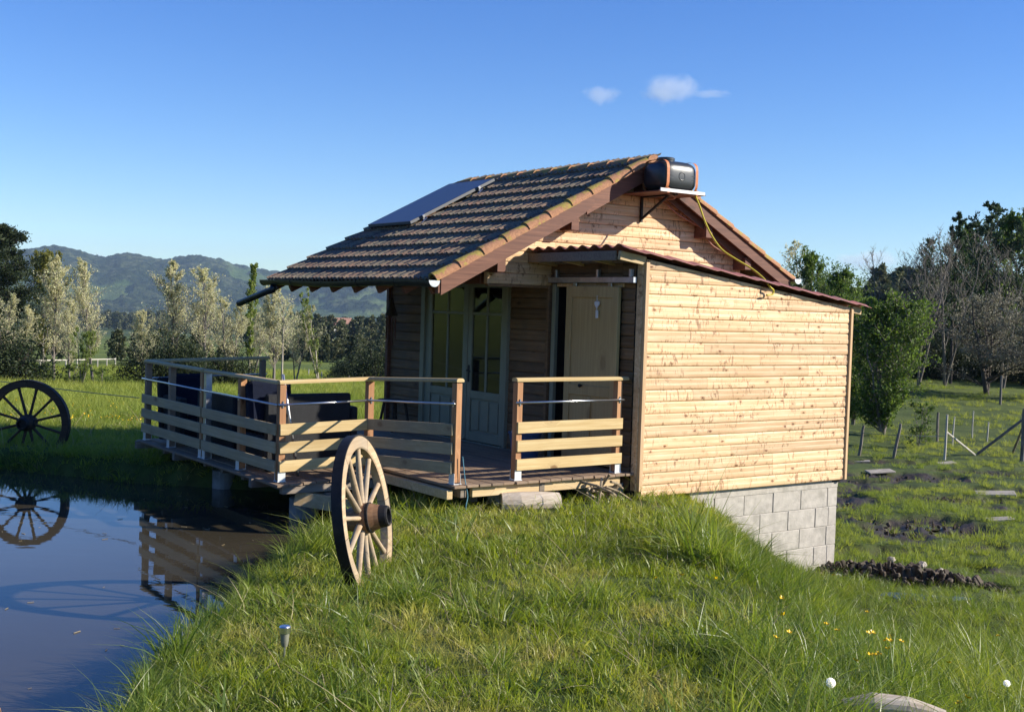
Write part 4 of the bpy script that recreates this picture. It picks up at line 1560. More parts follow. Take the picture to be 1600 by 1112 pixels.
    S.part('tag', MB().box((W - .10, 10.355, 2.29), (.010, .040, .09), .008), M['white'])
    S.part('string', MB().tube([(W - .10, 10.36, 2.50), (W - .10, 10.36, 2.33)], .003, 5), M['white'])
    S = Frame('blue_twine', 'blue twine tied round the tall front post and hanging to the grass', 'twine', 6.52, 9.83, .3)
    S.part('twine', MB().tube(catmull([(6.50, 9.80, .85), (6.53, 9.79, .62), (6.56, 9.78, .46), (6.53, 9.76, .36), (6.55, 9.78, .27)]), .005, 5), M['blue_rope'])
    # logs, sticks and blocks at the deck edge
    S = Frame('log', 'short pale grey log lying in the grass under the front deck edge', 'log', 7.2, 9.70, .3)
    pr = random.Random(4)
    S.part('log', MB().tube([(6.98, 9.80, .36), (7.15, 9.72, .355), (7.35, 9.66, .36), (7.56, 9.60, .355)], [.10, .115, .11, .10], 14), M['log'])
    for k in range(22):
        a = pr.uniform(0, 2 * PI)
        L = pr.uniform(.18, .40)
        c = Vector((8.30 + pr.uniform(-.20, .20), 9.68 + pr.uniform(-.1, .12), .37 + pr.uniform(-.09, .10)))
        d = Vector((math.cos(a) * .8 + .35, math.sin(a) * .5, -.55 + pr.uniform(-.2, .6))).normalized() * L / 2
        if k == 0:
            S = Frame('stick_pile', 'small heap of dry grey sticks under the right end of the deck', 'sticks', 8.3, 9.72, .27)
        S.part('stick', MB().tube([c - d, c + Vector((0, 0, .02)), c + d], [.016, .014, .009], 6), M['stick'])
build_furniture()

def blob_mesh(name, mat, seed, rx, ry, rz, amp=.25, n=18, flat=0.0):
    vs = []
    r_ = random.Random(seed)
    ph = [r_.uniform(0, 6) for _ in range(6)]
    for j in range(n + 1):
        t = PI * j / n
        for i in range(2 * n):
            a = PI * i / n
            x, y, z = math.sin(t) * math.cos(a), math.sin(t) * math.sin(a), math.cos(t)
            k = 1 + amp * (.5 * math.sin(3 * x + ph[0]) * math.cos(2.5 * y + ph[1]) + .4 * math.sin(5 * z + ph[2] + 4 * x) + .3 * math.sin(9 * y + ph[3]) * math.sin(8 * x + ph[4]))
            z = math.copysign(abs(z) ** (1 - flat * .5), z)
            vs.append((x * rx * k, y * ry * k, z * rz * k))
    m = 2 * n
    fs = []
    for j in range(n):
        for i in range(m):
            k = (i + 1) % m
            fs.append((j * m + i, (j + 1) * m + i, (j + 1) * m + k, j * m + k))
    return MB().add(vs, fs).mesh(name, mat, True)

def build_yard():
    r_ = random.Random(12)
    # slabs and stones on the lower yard
    for (px, py, L, Wd, T, lab, rz) in ((1375, 737, .62, .35, .05, 'larger flat pale board lying on the mud behind the cabin, nearest the corner', .1), (1347, 721, .40, .2, .04, 'small pale board on the mud close beside the lean-to corner', -.2),
                                   (1555, 772, .75, .42, .06, 'square pale slab lying in grass right of the mud patches', -.3), (1562, 812, .45, .2, .05, 'thin pale board half sunk in grass at the right edge', .05), (1478, 724, .5, .22, .05, 'grey board lying at the foot of the mud bank below the thin fence stakes', .3)):
        p = ray_ground(px, py)
        o = link('flat_slab', MB().box((0, 0, T * .3), (L, Wd, T * .7), .012).mesh('flat_slab', M['stone']), None, p, (.06, -.07, rz))
        tag(o, lab, 'slab')
    # churned earth heap beside the foundation
    p0 = ray_ground(1405, 905)
    vs_all = MB()
    for k in range(420):
        a = r_.gauss(0, .62)
        b = r_.gauss(0, .20)
        x = p0.x + a * .93 - b * .35
        y = p0.y - a * .36 + b
        s = r_.uniform(.02, .075)
        z = p0.z + s * .3 + max(0, .16 - .25 * (a * a * .5 + 4 * b * b)) * r_.random()
        M3 = Euler((r_.uniform(0, 3), r_.uniform(0, 3), r_.uniform(0, 3))).to_matrix()
        vs_all.box((x, y, z), (s * r_.uniform(.9, 2.6), s * r_.uniform(.6, 1.5), s * r_.uniform(.4, 1)), s * .2, M3)
    tag(link('earth_heap', vs_all.mesh('earth_heap', M['mudclod'])), kind='stuff')
    clods = MB()
    for (cx, cy, a, b, t) in MUDS[1:]:
        gzc = gz(cx, cy)
        for k in range(70):
            x = cx + r_.gauss(0, a * .6)
            y = cy + r_.gauss(0, b * .6)
            s = r_.uniform(.012, .05)
            M3 = Euler((r_.uniform(0, 3), r_.uniform(0, 3), r_.uniform(0, 3))).to_matrix()
            clods.box((x, y, gzc + s * .1), (s * 1.6 * r_.uniform(.6, 1.5), s * 1.2, s * .6), s * .25, M3)
    tag(link('mud_clods', clods.mesh('mud_clods', M['mudclod'])), kind='stuff')
    for (px, py, lab, s) in ((1440, 893, 'pale angular stone on the right end of the churned earth heap', .07), (1468, 903, 'rounded pale stone at the far right of the churned earth heap', .06), (1392, 884, 'grey stone on top of the churned earth heap', .055)):
        p = ray_ground(px, py)
        tag(link('stone', blob_mesh('stone', M['stone'], px, s, s * .7, s * .6, .35), None, p + Vector((0, 0, .09)), (0, 0, px * .3)), lab, 'stone')
    # puddles
    for (px, py, rx, ry) in ((1350, 806, .28, .62), (1468, 822, .42, .62), (1440, 935, .45, .22)):
        p = ray_ground(px, py)
        n = 26
        zz = min(gz(p.x + rx * .6 * math.cos(a), p.y + ry * .6 * math.sin(a)) for a in np.linspace(0, 6.28, 12)) + .022
        vs = [(rx * (1 + .25 * math.sin(3 * a + px) + .12 * math.sin(7 * a)) * math.cos(a), ry * (1 + .25 * math.sin(3 * a + px)) * math.sin(a), 0) for a in [2 * PI * k / n for k in range(n)]]
        me = MB().add(vs, [tuple(range(n))]).mesh('puddle', M['water'])
        tag(link('puddle', me, None, (p.x, p.y, zz)), kind='structure')
    # brick and stone at the pond edge, log at the lower right, plank at lower left
    p = ray_ground(1390, 1100)
    o = thing('weathered_log', 'pale cracked log end in the grass at the lower right edge', 'log', (1.93, 5.98, gz(1.93, 5.98) + .05), .0)
    link('log', MB().tube([(-.20, .0, .045), (-.05, 0.0, .060), (.12, -.02, .055), (.30, -.05, .03)], [.035, .060, .055, .03], 14).mesh('log', M['log']), o)
    o = link('old_brick', MB().box((0, 0, 0), (.12, .20, .10), .012).mesh('old_brick', M['brick_red']), None, (-1.83, 9.30, .10), (.05, .1, .3))
    tag(o, 'reddish brick set in the bank left of the near wagon wheel', 'brick')
    o = link('bank_stone', blob_mesh('bank_stone', M['stone'], 5, .13, .09, .06, .3), None, (-1.78, 9.48, .16), (0, 0, .5))
    tag(o, 'pale stone lying on the bank above the reddish brick', 'stone')
    o = thing('pink_plank', 'pinkish plank end with a dark clip at the lower left pond edge', 'plank', (-2.80, 6.22, 0.0), R(60))
    link('plank', MB().box((0, 0, .05), (.34, .11, .05), .008).mesh('plank', M['post']), o, (0, 0, 0), (0, R(-14), 0))
    link('clip', MB().box((.13, 0, .09), (.03, .12, .02), .004).mesh('clip', M['iron']), o, (0, 0, 0), (0, R(-14), 0))
    link('prop', MB().box((-.05, 0, -.22), (.10, .10, .5), .008).mesh('prop', M['old_joist']), o)
    # stake lamp
    p = ray_ground(444, 1034)
    o = thing('garden_light', 'slim silver solar garden light standing in grass near the water', 'garden light', p)
    link('stake', MB().tube([(0, 0, -.05), (0, 0, .10)], .006, 8).mesh('stake', M['galv']), o)
    link('lamp_shade', MB().lathe([(.0, .09), (.016, .09), (.021, .11), (.026, .165), (.0, .165)], 18).mesh('lamp_shade', plain_mat('clear_plastic', (.22, .22, .17), .3)), o)
    link('lamp_cap', MB().lathe([(0, .165), (.031, .165), (.032, .198), (.028, .204), (0, .204)], 18).mesh('lamp_cap', M['alu']), o)
    # electric wire across the far bank
    posts = [(-11.5, 20.8, .95), (-3.6, 17.2, .70)]
    o = thing('fence_wire', 'thin dark wire stretched behind the far wagon wheel to the deck', 'wire', (-7.5, 19.0, .6))
    wp = []
    for k in range(13):
        t = k / 12
        a, b = Vector((-11.5, 20.8, 1.12)), Vector((-4.95, 15.9, .98))
        q = a.lerp(b, t)
        q.z -= .05 * 4 * t * (1 - t)
        wp.append(q - Vector((-7.5, 19.0, .6)))
    link('wire', MB().tube(wp, .0055, 5).mesh('wire', M['wire']), o)
build_yard()

# ---- fence posts
def fence_posts():
    r_ = random.Random(8)
    post = MB().tube([(0, 0, -.2), (.01, 0, .45), (-.015, .01, 1.0), (0, 0, 1.16)], [.055, .052, .045, .038], 8).mesh('fence_post', M['fence_wood'])
    stake = MB().tube([(0, 0, -.2), (.01, 0, .5), (0, .01, 1.16)], [.032, .03, .026], 7).mesh('fence_post', M['pale_post'])
    data = [(1342, 712, 665, 0, .12, 'dark crooked fence post closest to the lean-to corner'), (1396, 716, 662, 0, .16, 'dark leaning fence post below the big green bush'), (1476, 718, 649, 1, .02, 'tall thin pale stake with a diagonal brace'),
            (1464, 690, 645, 0, .0, 'short dark post just left of the tall braced stake'), (1488, 697, 652, 1, .03, 'stubby grey post just right of the tall braced stake'), (1519, 686, 643, 1, .0, 'pale round post in the middle of the right pasture'),
            (1542, 690, 660, 1, .03, 'low pale post right of the middle pasture post'), (1446, 668, 640, 0, .0, 'small dark post in front of the bush edge'), (1563, 632, 588, 0, .0, 'dark stout post alone in the upper shaded pasture'), (1597, 720, 640, 0, .0, 'dark gate post cut by the right picture edge')]
    for (px, yb, yt, kind, lean, lab) in data:
        p = ray_ground(px, yb)
        k = (p - Vector((0, 0, CAM_H))).dot(F)
        h = (yb - yt) / 1867.0 * k
        o = thing('fence_post', lab, 'fence post', p, r_.uniform(0, 6))
        o.rotation_euler = (0, lean, 0)
        sc = h / 1.13
        link('post', stake if kind else post, o, (0, 0, 0), (0, 0, r_.uniform(0, 6)), (min(1.3, max(.8, sc)),) * 2 + (sc,))
    # braces and rails at the gate
    a = ray_ground(1478, 662, .9)
    def bar(name, lab, cat, pa, pb, r, mat):
        c = (pa + pb) / 2
        c.z = min(pa.z, pb.z)
        o = thing(name, lab, cat, c)
        link('bar', MB().tube([pa - c, pb - c], r, 7).mesh('bar', mat), o)
    b0 = ray_ground(1476, 718)
    b1 = ray_ground(1524, 712)
    bar('fence_brace', 'diagonal pale brace running down from the tall stake to the right', 'brace', b0 + Vector((0, 0, .75)), b1 + Vector((0, 0, .02)), .028, M['pale_post'])
    b2 = ray_ground(1597, 716)
    bar('fence_brace', 'long dark diagonal rail rising to the gate post at the right edge', 'brace', b1 + Vector((.05, 0, .05)), b2 + Vector((-.05, 0, 1.05)), .04, M['fence_wood'])
    bar('fence_brace', 'short dark strut leaning on the gate post at the right edge', 'brace', ray_ground(1582, 708), b2 + Vector((-.02, 0, .85)), .035, M['fence_wood'])
    ps = [ray_ground(x, y) + Vector((0, 0, .62)) for x, y in ((1300, 708), (1342, 712), (1396, 716), (1476, 718))]
    o = thing('fence_wire', 'thin green wire along the leaning posts below the big bush', 'wire', ps[1])
    link('wire', MB().tube([p - ps[1] for p in ps], .008, 5).mesh('wire', M['wire']), o)
    # pale posts in the meadow behind the deck
    far = [(482, 590, 'pale post left of the slender green poplar in the meadow'), (502, 597, 'thin post at the foot of the slender green poplar'), (545, 596, 'small stub post between poplar and tall meadow post'), (559, 597, 'tallest post in the meadow, with a strut, left of the cabin'), (587, 592, 'pale post right beside the cabin corner in the meadow')]
    for (px, yb, lab) in far:
        p = ray_ground(px, yb)
        k = (p - Vector((0, 0, CAM_H))).dot(F)
        hh = {482: 13, 502: 16, 545: 12, 559: 24, 587: 16}[px] / 1867 * k
        o = thing('meadow_post', lab, 'fence post', p, 0)
        link('post', stake, o, (0, 0, 0), (0, 0, px), (1.5, 1.5, hh / 1.13))
        if px == 559:
            link('strut', MB().tube([(-.45, 0, 0), (0, 0, hh * .65)], .05, 6).mesh('strut', M['pale_post']), o)
    # white rail fence behind the young trees
    A, B = ray_ground(40, 580), ray_ground(180, 573)
    o = thing('rail_fence', 'pale two-rail fence far behind the young willows on the left', 'fence', A)
    n = 9
    for k in range(n):
        p = A.lerp(B, k / (n - 1)) - A
        p.z = gz(A.x + p.x, A.y + p.y) - A.z
        link('post', MB().box((0, 0, .4), (.09, .09, .8), .01).mesh('post', M['pale_post']), o, p)
    for h in (.7,):
        link('rail', MB().bar((0, 0, h), B - A + Vector((0, 0, h)), .05, .08).mesh('rail', M['pale_post']), o)
fence_posts()

# ------------------------------------------------------------------ vegetation
def quads(P, D, N, L, Wd, bend=0.0):
    """leaf quads: base P, direction D, side N, length L, width Wd"""
    a = P - N * (Wd / 2)[:, None] * .4
    b = P + D * (L * .5)[:, None] - N * (Wd / 2)[:, None]
    c = P + D * L[:, None]
    d = P + D * (L * .5)[:, None] + N * (Wd / 2)[:, None]
    V = np.stack([a, b, c, d], 1).reshape(-1, 3)
    n = len(P)
    Fq = np.arange(4 * n).reshape(n, 4)
    return V, Fq

def rand_dirs(n, r, up=0.0):
    v = r.normal(size=(n, 3))
    v[:, 2] += up
    return v / np.linalg.norm(v, axis=1)[:, None]

class TreeProto:
    pass

def make_tree(seed, H, crown_r, base=.15, n1=34, n2=9, leaf_n=14, leaf=.09, trunk_r=.07, up=.9, shape='oval', stems=1, mat_l=None, mat_b=None, leafw=.55, gap=.0, droop=0.0, twig=True, tuft=False, spread_leaf=.10):
    r = np.random.default_rng(seed)
    wood = MB()
    LP, LD = [], []
    for s in range(stems):
        a0 = r.uniform(0, 2 * PI)
        lean = 0.0 if stems == 1 else r.uniform(.10, .30)
        n = 9
        tr = []
        p = Vector((0, 0, -.1))
        for i in range(n):
            t = i / (n - 1)
            q = Vector((math.cos(a0) * lean * H * t + r.normal() * .012 * H * t, math.sin(a0) * lean * H * t + r.normal() * .012 * H * t, -.1 + (H * .97 + .1) * t * (1 if s == 0 else r.uniform(.96, 1.0))))
            tr.append(q)
        rad = [trunk_r * (1.15 - t * 1.0) ** 1.0 * (1 if s == 0 else .7) + .004 for t in np.linspace(0, 1, n)]
        wood.tube(tr, rad, 7, False)
        k1 = max(4, n1 // stems)
        for i in range(k1):
            t = base + (1 - base) * ((i + r.uniform(0, .8)) / k1)
            t = min(t, .99)
            f = t * (n - 1)
            i0 = min(int(f), n - 2)
            q = tr[i0].lerp(tr[i0 + 1], f - i0)
            tt = (t - base) / (1 - base)
            if shape == 'oval':
                w = math.sin(PI * min(1, .12 + .86 * tt)) ** .7
            elif shape == 'plume':
                w = (1 - tt) ** .75 * .95 + .10 if tt > .12 else .55 + 3 * tt
            elif shape == 'cone':
                w = (1 - tt) ** .8 + .06
            elif shape == 'column':
                w = .45 + .55 * math.sin(PI * (.1 + .85 * tt))
            elif shape == 'dome':
                w = math.sqrt(max(0, 1 - tt ** 2)) * .95 + .08
            else:
                w = .5 + .5 * tt
            L = crown_r * w * r.uniform(.6, 1.15)
            az = r.uniform(0, 2 * PI)
            d = Vector((math.cos(az), math.sin(az), up * r.uniform(.5, 1.2) - droop))
            d.normalize()
            pts = [q]
            m = 5
            dd = d.copy()
            for j in range(m):
                dd = (dd + Vector((r.normal() * .14, r.normal() * .14, r.normal() * .10 + .10 * up - droop * .12))).normalized()
                pts.append(pts[-1] + dd * (L / m))
            r0 = max(.006, rad[min(i0, n - 1)] * .42)
            wood.tube(pts, [r0, r0 * .8, r0 * .6, r0 * .45, r0 * .3, .003], 4, False)
            if r.uniform() < gap:
                continue
            for j in range(n2):
                g = r.uniform(.25, 1.0)
                ff = g * m
                j0 = min(int(ff), m - 1)
                b = pts[j0].lerp(pts[j0 + 1], ff - j0)
                az2 = r.uniform(0, 2 * PI)
                d2 = (dd * .8 + Vector((math.cos(az2), math.sin(az2), up * .5 * r.uniform(0, 1.5) - droop * .5))).normalized()
                L2 = L * r.uniform(.18, .42)
                e = b + d2 * L2
                if twig:
                    wood.tube([b, e], [.006 + .0006 * H, .003], 3, False)
                if leaf_n:
                    tl = r.uniform(.1, 1.05, leaf_n)
                    base_p = np.array(b)[None] + np.array(d2)[None] * (L2 * tl)[:, None]
                    base_p += r.normal(size=(leaf_n, 3)) * spread_leaf * (L2 + .1)
                    LP.append(base_p)
                    dv = rand_dirs(leaf_n, r, .35) + np.array(d2)[None] * (1.4 if tuft else .5)
                    LD.append(dv / np.linalg.norm(dv, axis=1)[:, None])
    T = TreeProto()
    T.wood = wood.mesh('trunk', mat_b, True)
    T.leaves = None
    if LP:
        P = np.concatenate(LP)
        D = np.concatenate(LD)
        n = len(P)
        N = np.cross(D, rand_dirs(n, r))
        N /= np.linalg.norm(N, axis=1)[:, None] + 1e-9
        V, Fq = quads(P, D, N, leaf * r.uniform(.6, 1.3, n), leaf * leafw * r.uniform(.6, 1.3, n))
        T.leaves = np_mesh('crown', V, Fq, mat_l)
    T.H = H
    return T

def make_bush(seed, rx, ry, H, n_cl, leaf_n, leaf, mat_l, mat_b, leafw=.6, clump=.22):
    r = np.random.default_rng(seed)
    wood = MB()
    LP, LD = [], []
    for i in range(n_cl):
        az = r.uniform(0, 2 * PI)
        q = r.uniform(.1, 1) ** .5
        el = r.uniform(0, 1)
        rad = q * (1 - .35 * el) * (.85 + .3 * math.sin(3 * az + seed))
        c = np.array([rx * rad * math.cos(az), ry * rad * math.sin(az), H * (.06 + .92 * el * math.sqrt(max(.05, 1 - (q * .8) ** 2)) * (.85 + .25 * math.sin(2.3 * az + seed * 2)))])
        if i % 3 == 0:
            wood.tube([(c[0] * .1, c[1] * .1, 0), (c[0] * .6, c[1] * .6, c[2] * .5), tuple(c)], [.03, .018, .005], 4, False)
        s = clump * r.uniform(.6, 1.3)
        P = c[None] + r.normal(size=(leaf_n, 3)) * np.array([s, s, s * .75])
        D = (P - c[None]) / s * .6 + rand_dirs(leaf_n, r, .4)
        LP.append(P)
        LD.append(D / np.linalg.norm(D, axis=1)[:, None])
    P = np.concatenate(LP)
    D = np.concatenate(LD)
    P[:, 2] = np.abs(P[:, 2])
    n = len(P)
    N = np.cross(D, rand_dirs(n, r))
    N /= np.linalg.norm(N, axis=1)[:, None] + 1e-9
    V, Fq = quads(P, D, N, leaf * r.uniform(.6, 1.3, n), leaf * leafw * r.uniform(.6, 1.3, n))
    T = TreeProto()
    T.wood = wood.mesh('stems', mat_b, True)
    T.leaves = np_mesh('crown', V, Fq, mat_l)
    T.H = H
    return T

LM = {}
LM['pale'] = mat_leaf('pale_willow_leaf', [(0, (.32, .33, .16)), (.4, (.52, .50, .28)), (.8, (.72, .66, .44)), (1, (.38, .44, .18))], .35)
LM['poplar'] = mat_leaf('young_poplar_leaf', [(0, (.10, .15, .03)), (.5, (.19, .25, .06)), (1, (.27, .31, .10))], .45)
LM['green'] = mat_leaf('bush_leaf', [(0, (.045, .085, .016)), (.5, (.09, .15, .028)), (1, (.18, .25, .05))], .35)
LM['dark'] = mat_leaf('evergreen_leaf', [(0, (.014, .026, .010)), (.5, (.030, .046, .018)), (1, (.060, .075, .030))], .2)
LM['darkr'] = mat_leaf('dark_needle', [(0, (.022, .045, .024)), (.5, (.048, .082, .038)), (1, (.10, .14, .055))], .2)
LM['yell'] = mat_leaf('yellow_green_leaf', [(0, (.10, .11, .02)), (.5, (.17, .17, .03)), (1, (.22, .21, .06))], .35)
LM['orch'] = mat_leaf('grey_blossom_leaf', [(0, (.09, .085, .05)), (.5, (.20, .19, .13)), (.9, (.34, .32, .24)), (1, (.07, .10, .03))], .3)
LM['wood'] = mat_leaf('distant_wood_leaf', [(0, (.04, .058, .024)), (.35, (.075, .095, .040)), (.7, (.14, .15, .075)), (1, (.24, .23, .14))], .2)
BK = {'pale': mat_bark('pale_bark', (.20, .17, .13), (.44, .39, .31)), 'dark': mat_bark('dark_bark', (.035, .028, .022), (.10, .08, .065)), 'grey': mat_bark('grey_bark', (.09, .08, .07), (.23, .20, .17))}

PR = {}
for i in range(4):
    PR['pale%d' % i] = make_tree(100 + i, 4.6, 1.75, .20, 46, 10, 17, .075, .055, 1.5, 'plume', 1 if i % 2 else 2, LM['pale'], BK['grey'], .45)
PR['poplar'] = make_tree(120, 5.5, .50, .22, 46, 8, 16, .085, .05, 2.0, 'column', 1, LM['poplar'], BK['pale'], .7)
PR['poplar2'] = make_tree(121, 5.5, .62, .12, 40, 7, 11, .085, .05, 2.2, 'column', 2, LM['poplar'], BK['pale'], .7)
PR['sapling'] = make_tree(122, 4.2, .8, .45, 22, 6, 9, .08, .05, .9, 'oval', 1, LM['pale'], BK['pale'], .5)
PR['small'] = make_tree(123, 2.6, .75, .05, 30, 9, 20, .075, .03, 1.2, 'oval', 3, LM['poplar'], BK['grey'], .6)
PR['ever'] = make_bush(130, 2.4, 1.6, 2.5, 240, 55, .10, LM['dark'], BK['dark'], .5, .20)
PR['ever2'] = make_bush(131, 2.0, 1.5, 2.2, 190, 50, .10, LM['dark'], BK['dark'], .5, .22)
PR['bush'] = make_tree(132, 4.0, 1.75, .03, 110, 12, 17, .085, .05, .9, 'oval', 6, LM['green'], BK['grey'], .7, spread_leaf=.12)
PR['shrub'] = make_tree(133, 1.3, .6, .0, 18, 7, 12, .06, .015, .9, 'dome', 3, LM['green'], BK['grey'], .6)
PR['conif'] = make_tree(140, 11, 3.6, .10, 80, 13, 34, .22, .22, .35, 'dome', 1, LM['dark'], BK['dark'], .5, tuft=True, spread_leaf=.16)
PR['yell'] = make_tree(141, 8.5, 2.6, .1, 60, 10, 26, .17, .15, .9, 'oval', 2, LM['yell'], BK['grey'], .7, spread_leaf=.14)
for i in range(3):
    PR['tall%d' % i] = make_tree(150 + i, 9.2, 1.9, .28, 50, 9, 18, .16, .085, .75, 'cone' if i == 0 else 'oval', 1, LM['darkr'], BK['dark'], .45, gap=.10, tuft=True, spread_leaf=.07)
for i in range(2):
    PR['bare%d' % i] = make_tree(160 + i, 6.8, 2.0, .25, 40, 15, 1, .07, .075, 1.15, 'oval', 2, LM['orch'], BK['grey'])
PR['orch'] = make_tree(170, 4.6, 3.0, .10, 60, 14, 12, .10, .12, .35, 'dome', 3, LM['orch'], BK['dark'], .6)
PR['round'] = make_tree(171, 6.6, 2.4, .12, 60, 10, 24, .14, .12, .8, 'oval', 1, LM['green'], BK['grey'], .6, spread_leaf=.12)

_rt = random.Random(77)
def plant(kind, name, label, cat, px, Y, h, sxy=1.0, group=None, dz=0.0, rz=None):
    X = (px - 800 - 57.6 * 0) / 1867.0 * Y
    # roll shifts the foot sideways a little; follow the real ray of that column at ground height
    z = gz(X, Y)
    T = PR[kind]
    s = h / T.H
    o = thing(name, label, cat, (X, Y, z + dz), _rt.uniform(0, 6.28) if rz is None else rz, group)
    o.scale = (s * sxy, s * sxy, s)
    link('trunk' if cat == 'tree' else 'stems', T.wood, o)
    if T.leaves:
        link('crown', T.leaves, o)
    return o
GL = 'young pale trees along the left meadow'
plant('pale0', 'willow_tree', 'pale feathery tree cut by the left picture edge behind the dark wheel', 'tree', -4, 46, 3.5, 1.2, GL)
plant('pale1', 'willow_tree', 'tallest pale feathery tree left of the valley gap, above the dark wheel', 'tree', 84, 50, 5.3, .95, GL)
plant('pale2', 'willow_tree', 'pale feathery tree with a whitish forked trunk, right of the tallest left one', 'tree', 146, 48, 5.0, .85, GL)
plant('pale3', 'willow_tree', 'small pale tree with crooked dark stem between the two left willows', 'tree', 108, 45, 3.2, .9, GL)
plant('pale1', 'willow_tree', 'broad pale tree above the dark evergreen shrub', 'tree', 268, 53, 5.5, 1.0, GL)
plant('pale0', 'willow_tree', 'pale tree just right of the broad one, behind the deck corner', 'tree', 322, 52, 5.2, 1.1, GL)
plant('pale2', 'willow_tree', 'low pale tree between the broad one and the green poplar', 'tree', 358, 49, 3.7, 1.1, GL)
plant('pale3', 'willow_tree', 'pale tree standing under the end of the roof spout', 'tree', 428, 55, 4.6, 1.15, GL)
plant('pale0', 'willow_tree', 'hazy pale tree behind the spout, right of the others', 'tree', 462, 62, 4.2, .9, GL)
plant('pale3', 'willow_tree', 'far pale tree in the gap left of the dark shrub', 'tree', 222, 62, 3.6, 1.1, GL)
plant('pale1', 'willow_tree', 'low pale tree at the far left over the dark thicket', 'tree', 40, 52, 3.3, 1.1, GL)
plant('pale2', 'willow_tree', 'pale tree filling the gap behind the low one beside the poplar', 'tree', 392, 60, 4.0, 1.1, GL)
plant('poplar', 'poplar_tree', 'slender green poplar whose round top stands above the hills', 'tree', 390, 50, 5.2, 1.0)
plant('poplar2', 'poplar_tree', 'slender light green poplar with twin stems left of the cabin corner', 'tree', 500, 62, 5.0, .95)
plant('sapling', 'sapling', 'thin sapling with a bare whitish trunk behind the black sofa', 'tree', 441, 46, 3.7, .9)
plant('small', 'green_sapling', 'fresh green bushy sapling in front of the pale trees', 'tree', 128, 43.5, 2.1, .9)
GE = 'dark evergreen shrubs by the left meadow'
plant('ever', 'evergreen_shrub', 'wide black green shrub touching the far deck corner', 'shrub', 262, 47.5, 2.35, 1.0, GE, rz=.4)
plant('ever2', 'evergreen_shrub', 'dark green shrub behind the side railing, right of the widest shrub', 'shrub', 352, 49, 2.0, 1.0, GE)
plant('ever2', 'evergreen_shrub', 'dark thicket at the left edge above the dark wheel', 'shrub', 10, 44, 2.3, 1.2, GE)
plant('shrub', 'low_shrub', 'low dark green growth at the feet of the two left willows', 'shrub', 112, 43.6, .8, 1.9)
plant('shrub', 'low_shrub', 'low growth beneath the pale tree with the forked trunk', 'shrub', 160, 44.6, .7, 1.8)
plant('shrub', 'low_shrub', 'low growth in shade between thicket and crooked stem', 'shrub', 62, 44.2, .8, 1.9)
plant('conif', 'cedar_tree', 'big dark conifer rising at the left picture edge', 'tree', -8, 92, 11.0, .95)
plant('yell', 'yellow_tree', 'olive yellow tree standing right of the big dark conifer', 'tree', 66, 96, 9.4, .75)
plant('ever', 'evergreen_shrub', 'long dark hedge-like shrub in the meadow left of the cabin corner', 'shrub', 585, 74, 2.6, 1.15, GE, rz=.2)
plant('ever2', 'evergreen_shrub', 'lower left end of the dark meadow shrub beside the thin posts', 'shrub', 538, 78, 1.6, 1.1, GE)
GR = 'tall sparse dark trees on the right'
plant('tall0', 'larch_tree', 'spire-shaped sparse dark tree, tallest left one of the right grove', 'tree', 1487, 60, 8.7, .85, GR)
plant('tall1', 'larch_tree', 'tallest sparse dark tree with open crown near the right edge', 'tree', 1538, 62, 9.3, .9, GR)
plant('tall2', 'larch_tree', 'sparse dark tree cut by the right picture edge', 'tree', 1598, 61, 8.9, .95, GR)
plant('tall2', 'larch_tree', 'shorter sparse dark tree on the left flank of the grove', 'tree', 1448, 64, 7.4, .75, GR)
plant('tall1', 'larch_tree', 'leaning sparse dark tree filling the middle of the grove', 'tree', 1512, 67, 8.5, .8, GR)
GB = 'bare branched trees on the right'
plant('round', 'round_tree', 'full green crown near the right edge behind the tallest sparse trees', 'tree', 1572, 65, 8.7, .85)
plant('round', 'round_tree', 'green crown filling the grove left of the tallest sparse tree', 'tree', 1505, 69, 8.0, .7)
for _px, _Y, _h, _lab in ((1425, 66, 2.6, 'dark hedge shrub at the left foot of the right grove'), (1478, 63, 2.4, 'dark hedge shrub below the spire-shaped sparse tree'), (1530, 66, 2.9, 'dark hedge shrub behind the low greyish orchard tree'), (1590, 63, 2.6, 'dark hedge shrub at the right edge behind the orchard tree'), (1640, 60, 2.8, 'dark hedge shrub just past the right picture edge')):
    plant('ever', 'hedge_shrub', _lab, 'shrub', _px, _Y, _h, 1.0, 'dark hedge shrubs under the right grove')
plant('bare0', 'bare_tree', 'bare twiggy tree against the sky right of the lean-to roof tip', 'tree', 1372, 66, 6.6, .95, GB)
plant('bare1', 'bare_tree', 'bare tree with thin pale stems at the left foot of the grove', 'tree', 1436, 57, 7.0, .8, GB)
plant('bare0', 'bare_tree', 'tall bare grey tree inside the right grove', 'tree', 1478, 58, 7.4, .8, GB)
plant('bare1', 'bare_tree', 'bare branched tree near the right edge below the tallest crown', 'tree', 1570, 58, 6.8, .9, GB)
plant('bare1', 'bare_tree', 'small bare tree between roof tip and grove, lower than its neighbour', 'tree', 1408, 70, 6.3, .8, GB)
plant('bush', 'green_bush', 'large leafy green bush beside the right corner of the lean-to', 'bush', 1385, 37, 4.1, 1.0)
plant('bush', 'green_bush', 'second leafy bush half hidden by the lean-to corner', 'bush', 1338, 40, 4.0, .9)
plant('orch', 'orchard_tree', 'low wide greyish blossoming tree under the grove at right', 'tree', 1545, 54, 4.3, .95)
plant('orch', 'orchard_tree', 'greyish low tree spilling over the right picture edge', 'tree', 1640, 52, 4.3, .95)
plant('round', 'round_tree', 'green tree rising behind the lean-to roof beside the gutter end', 'tree', 1262, 60, 6.2, .8)
plant('round', 'round_tree', 'lower green tree behind the lean-to roof tip', 'tree', 1312, 56, 5.3, .9)
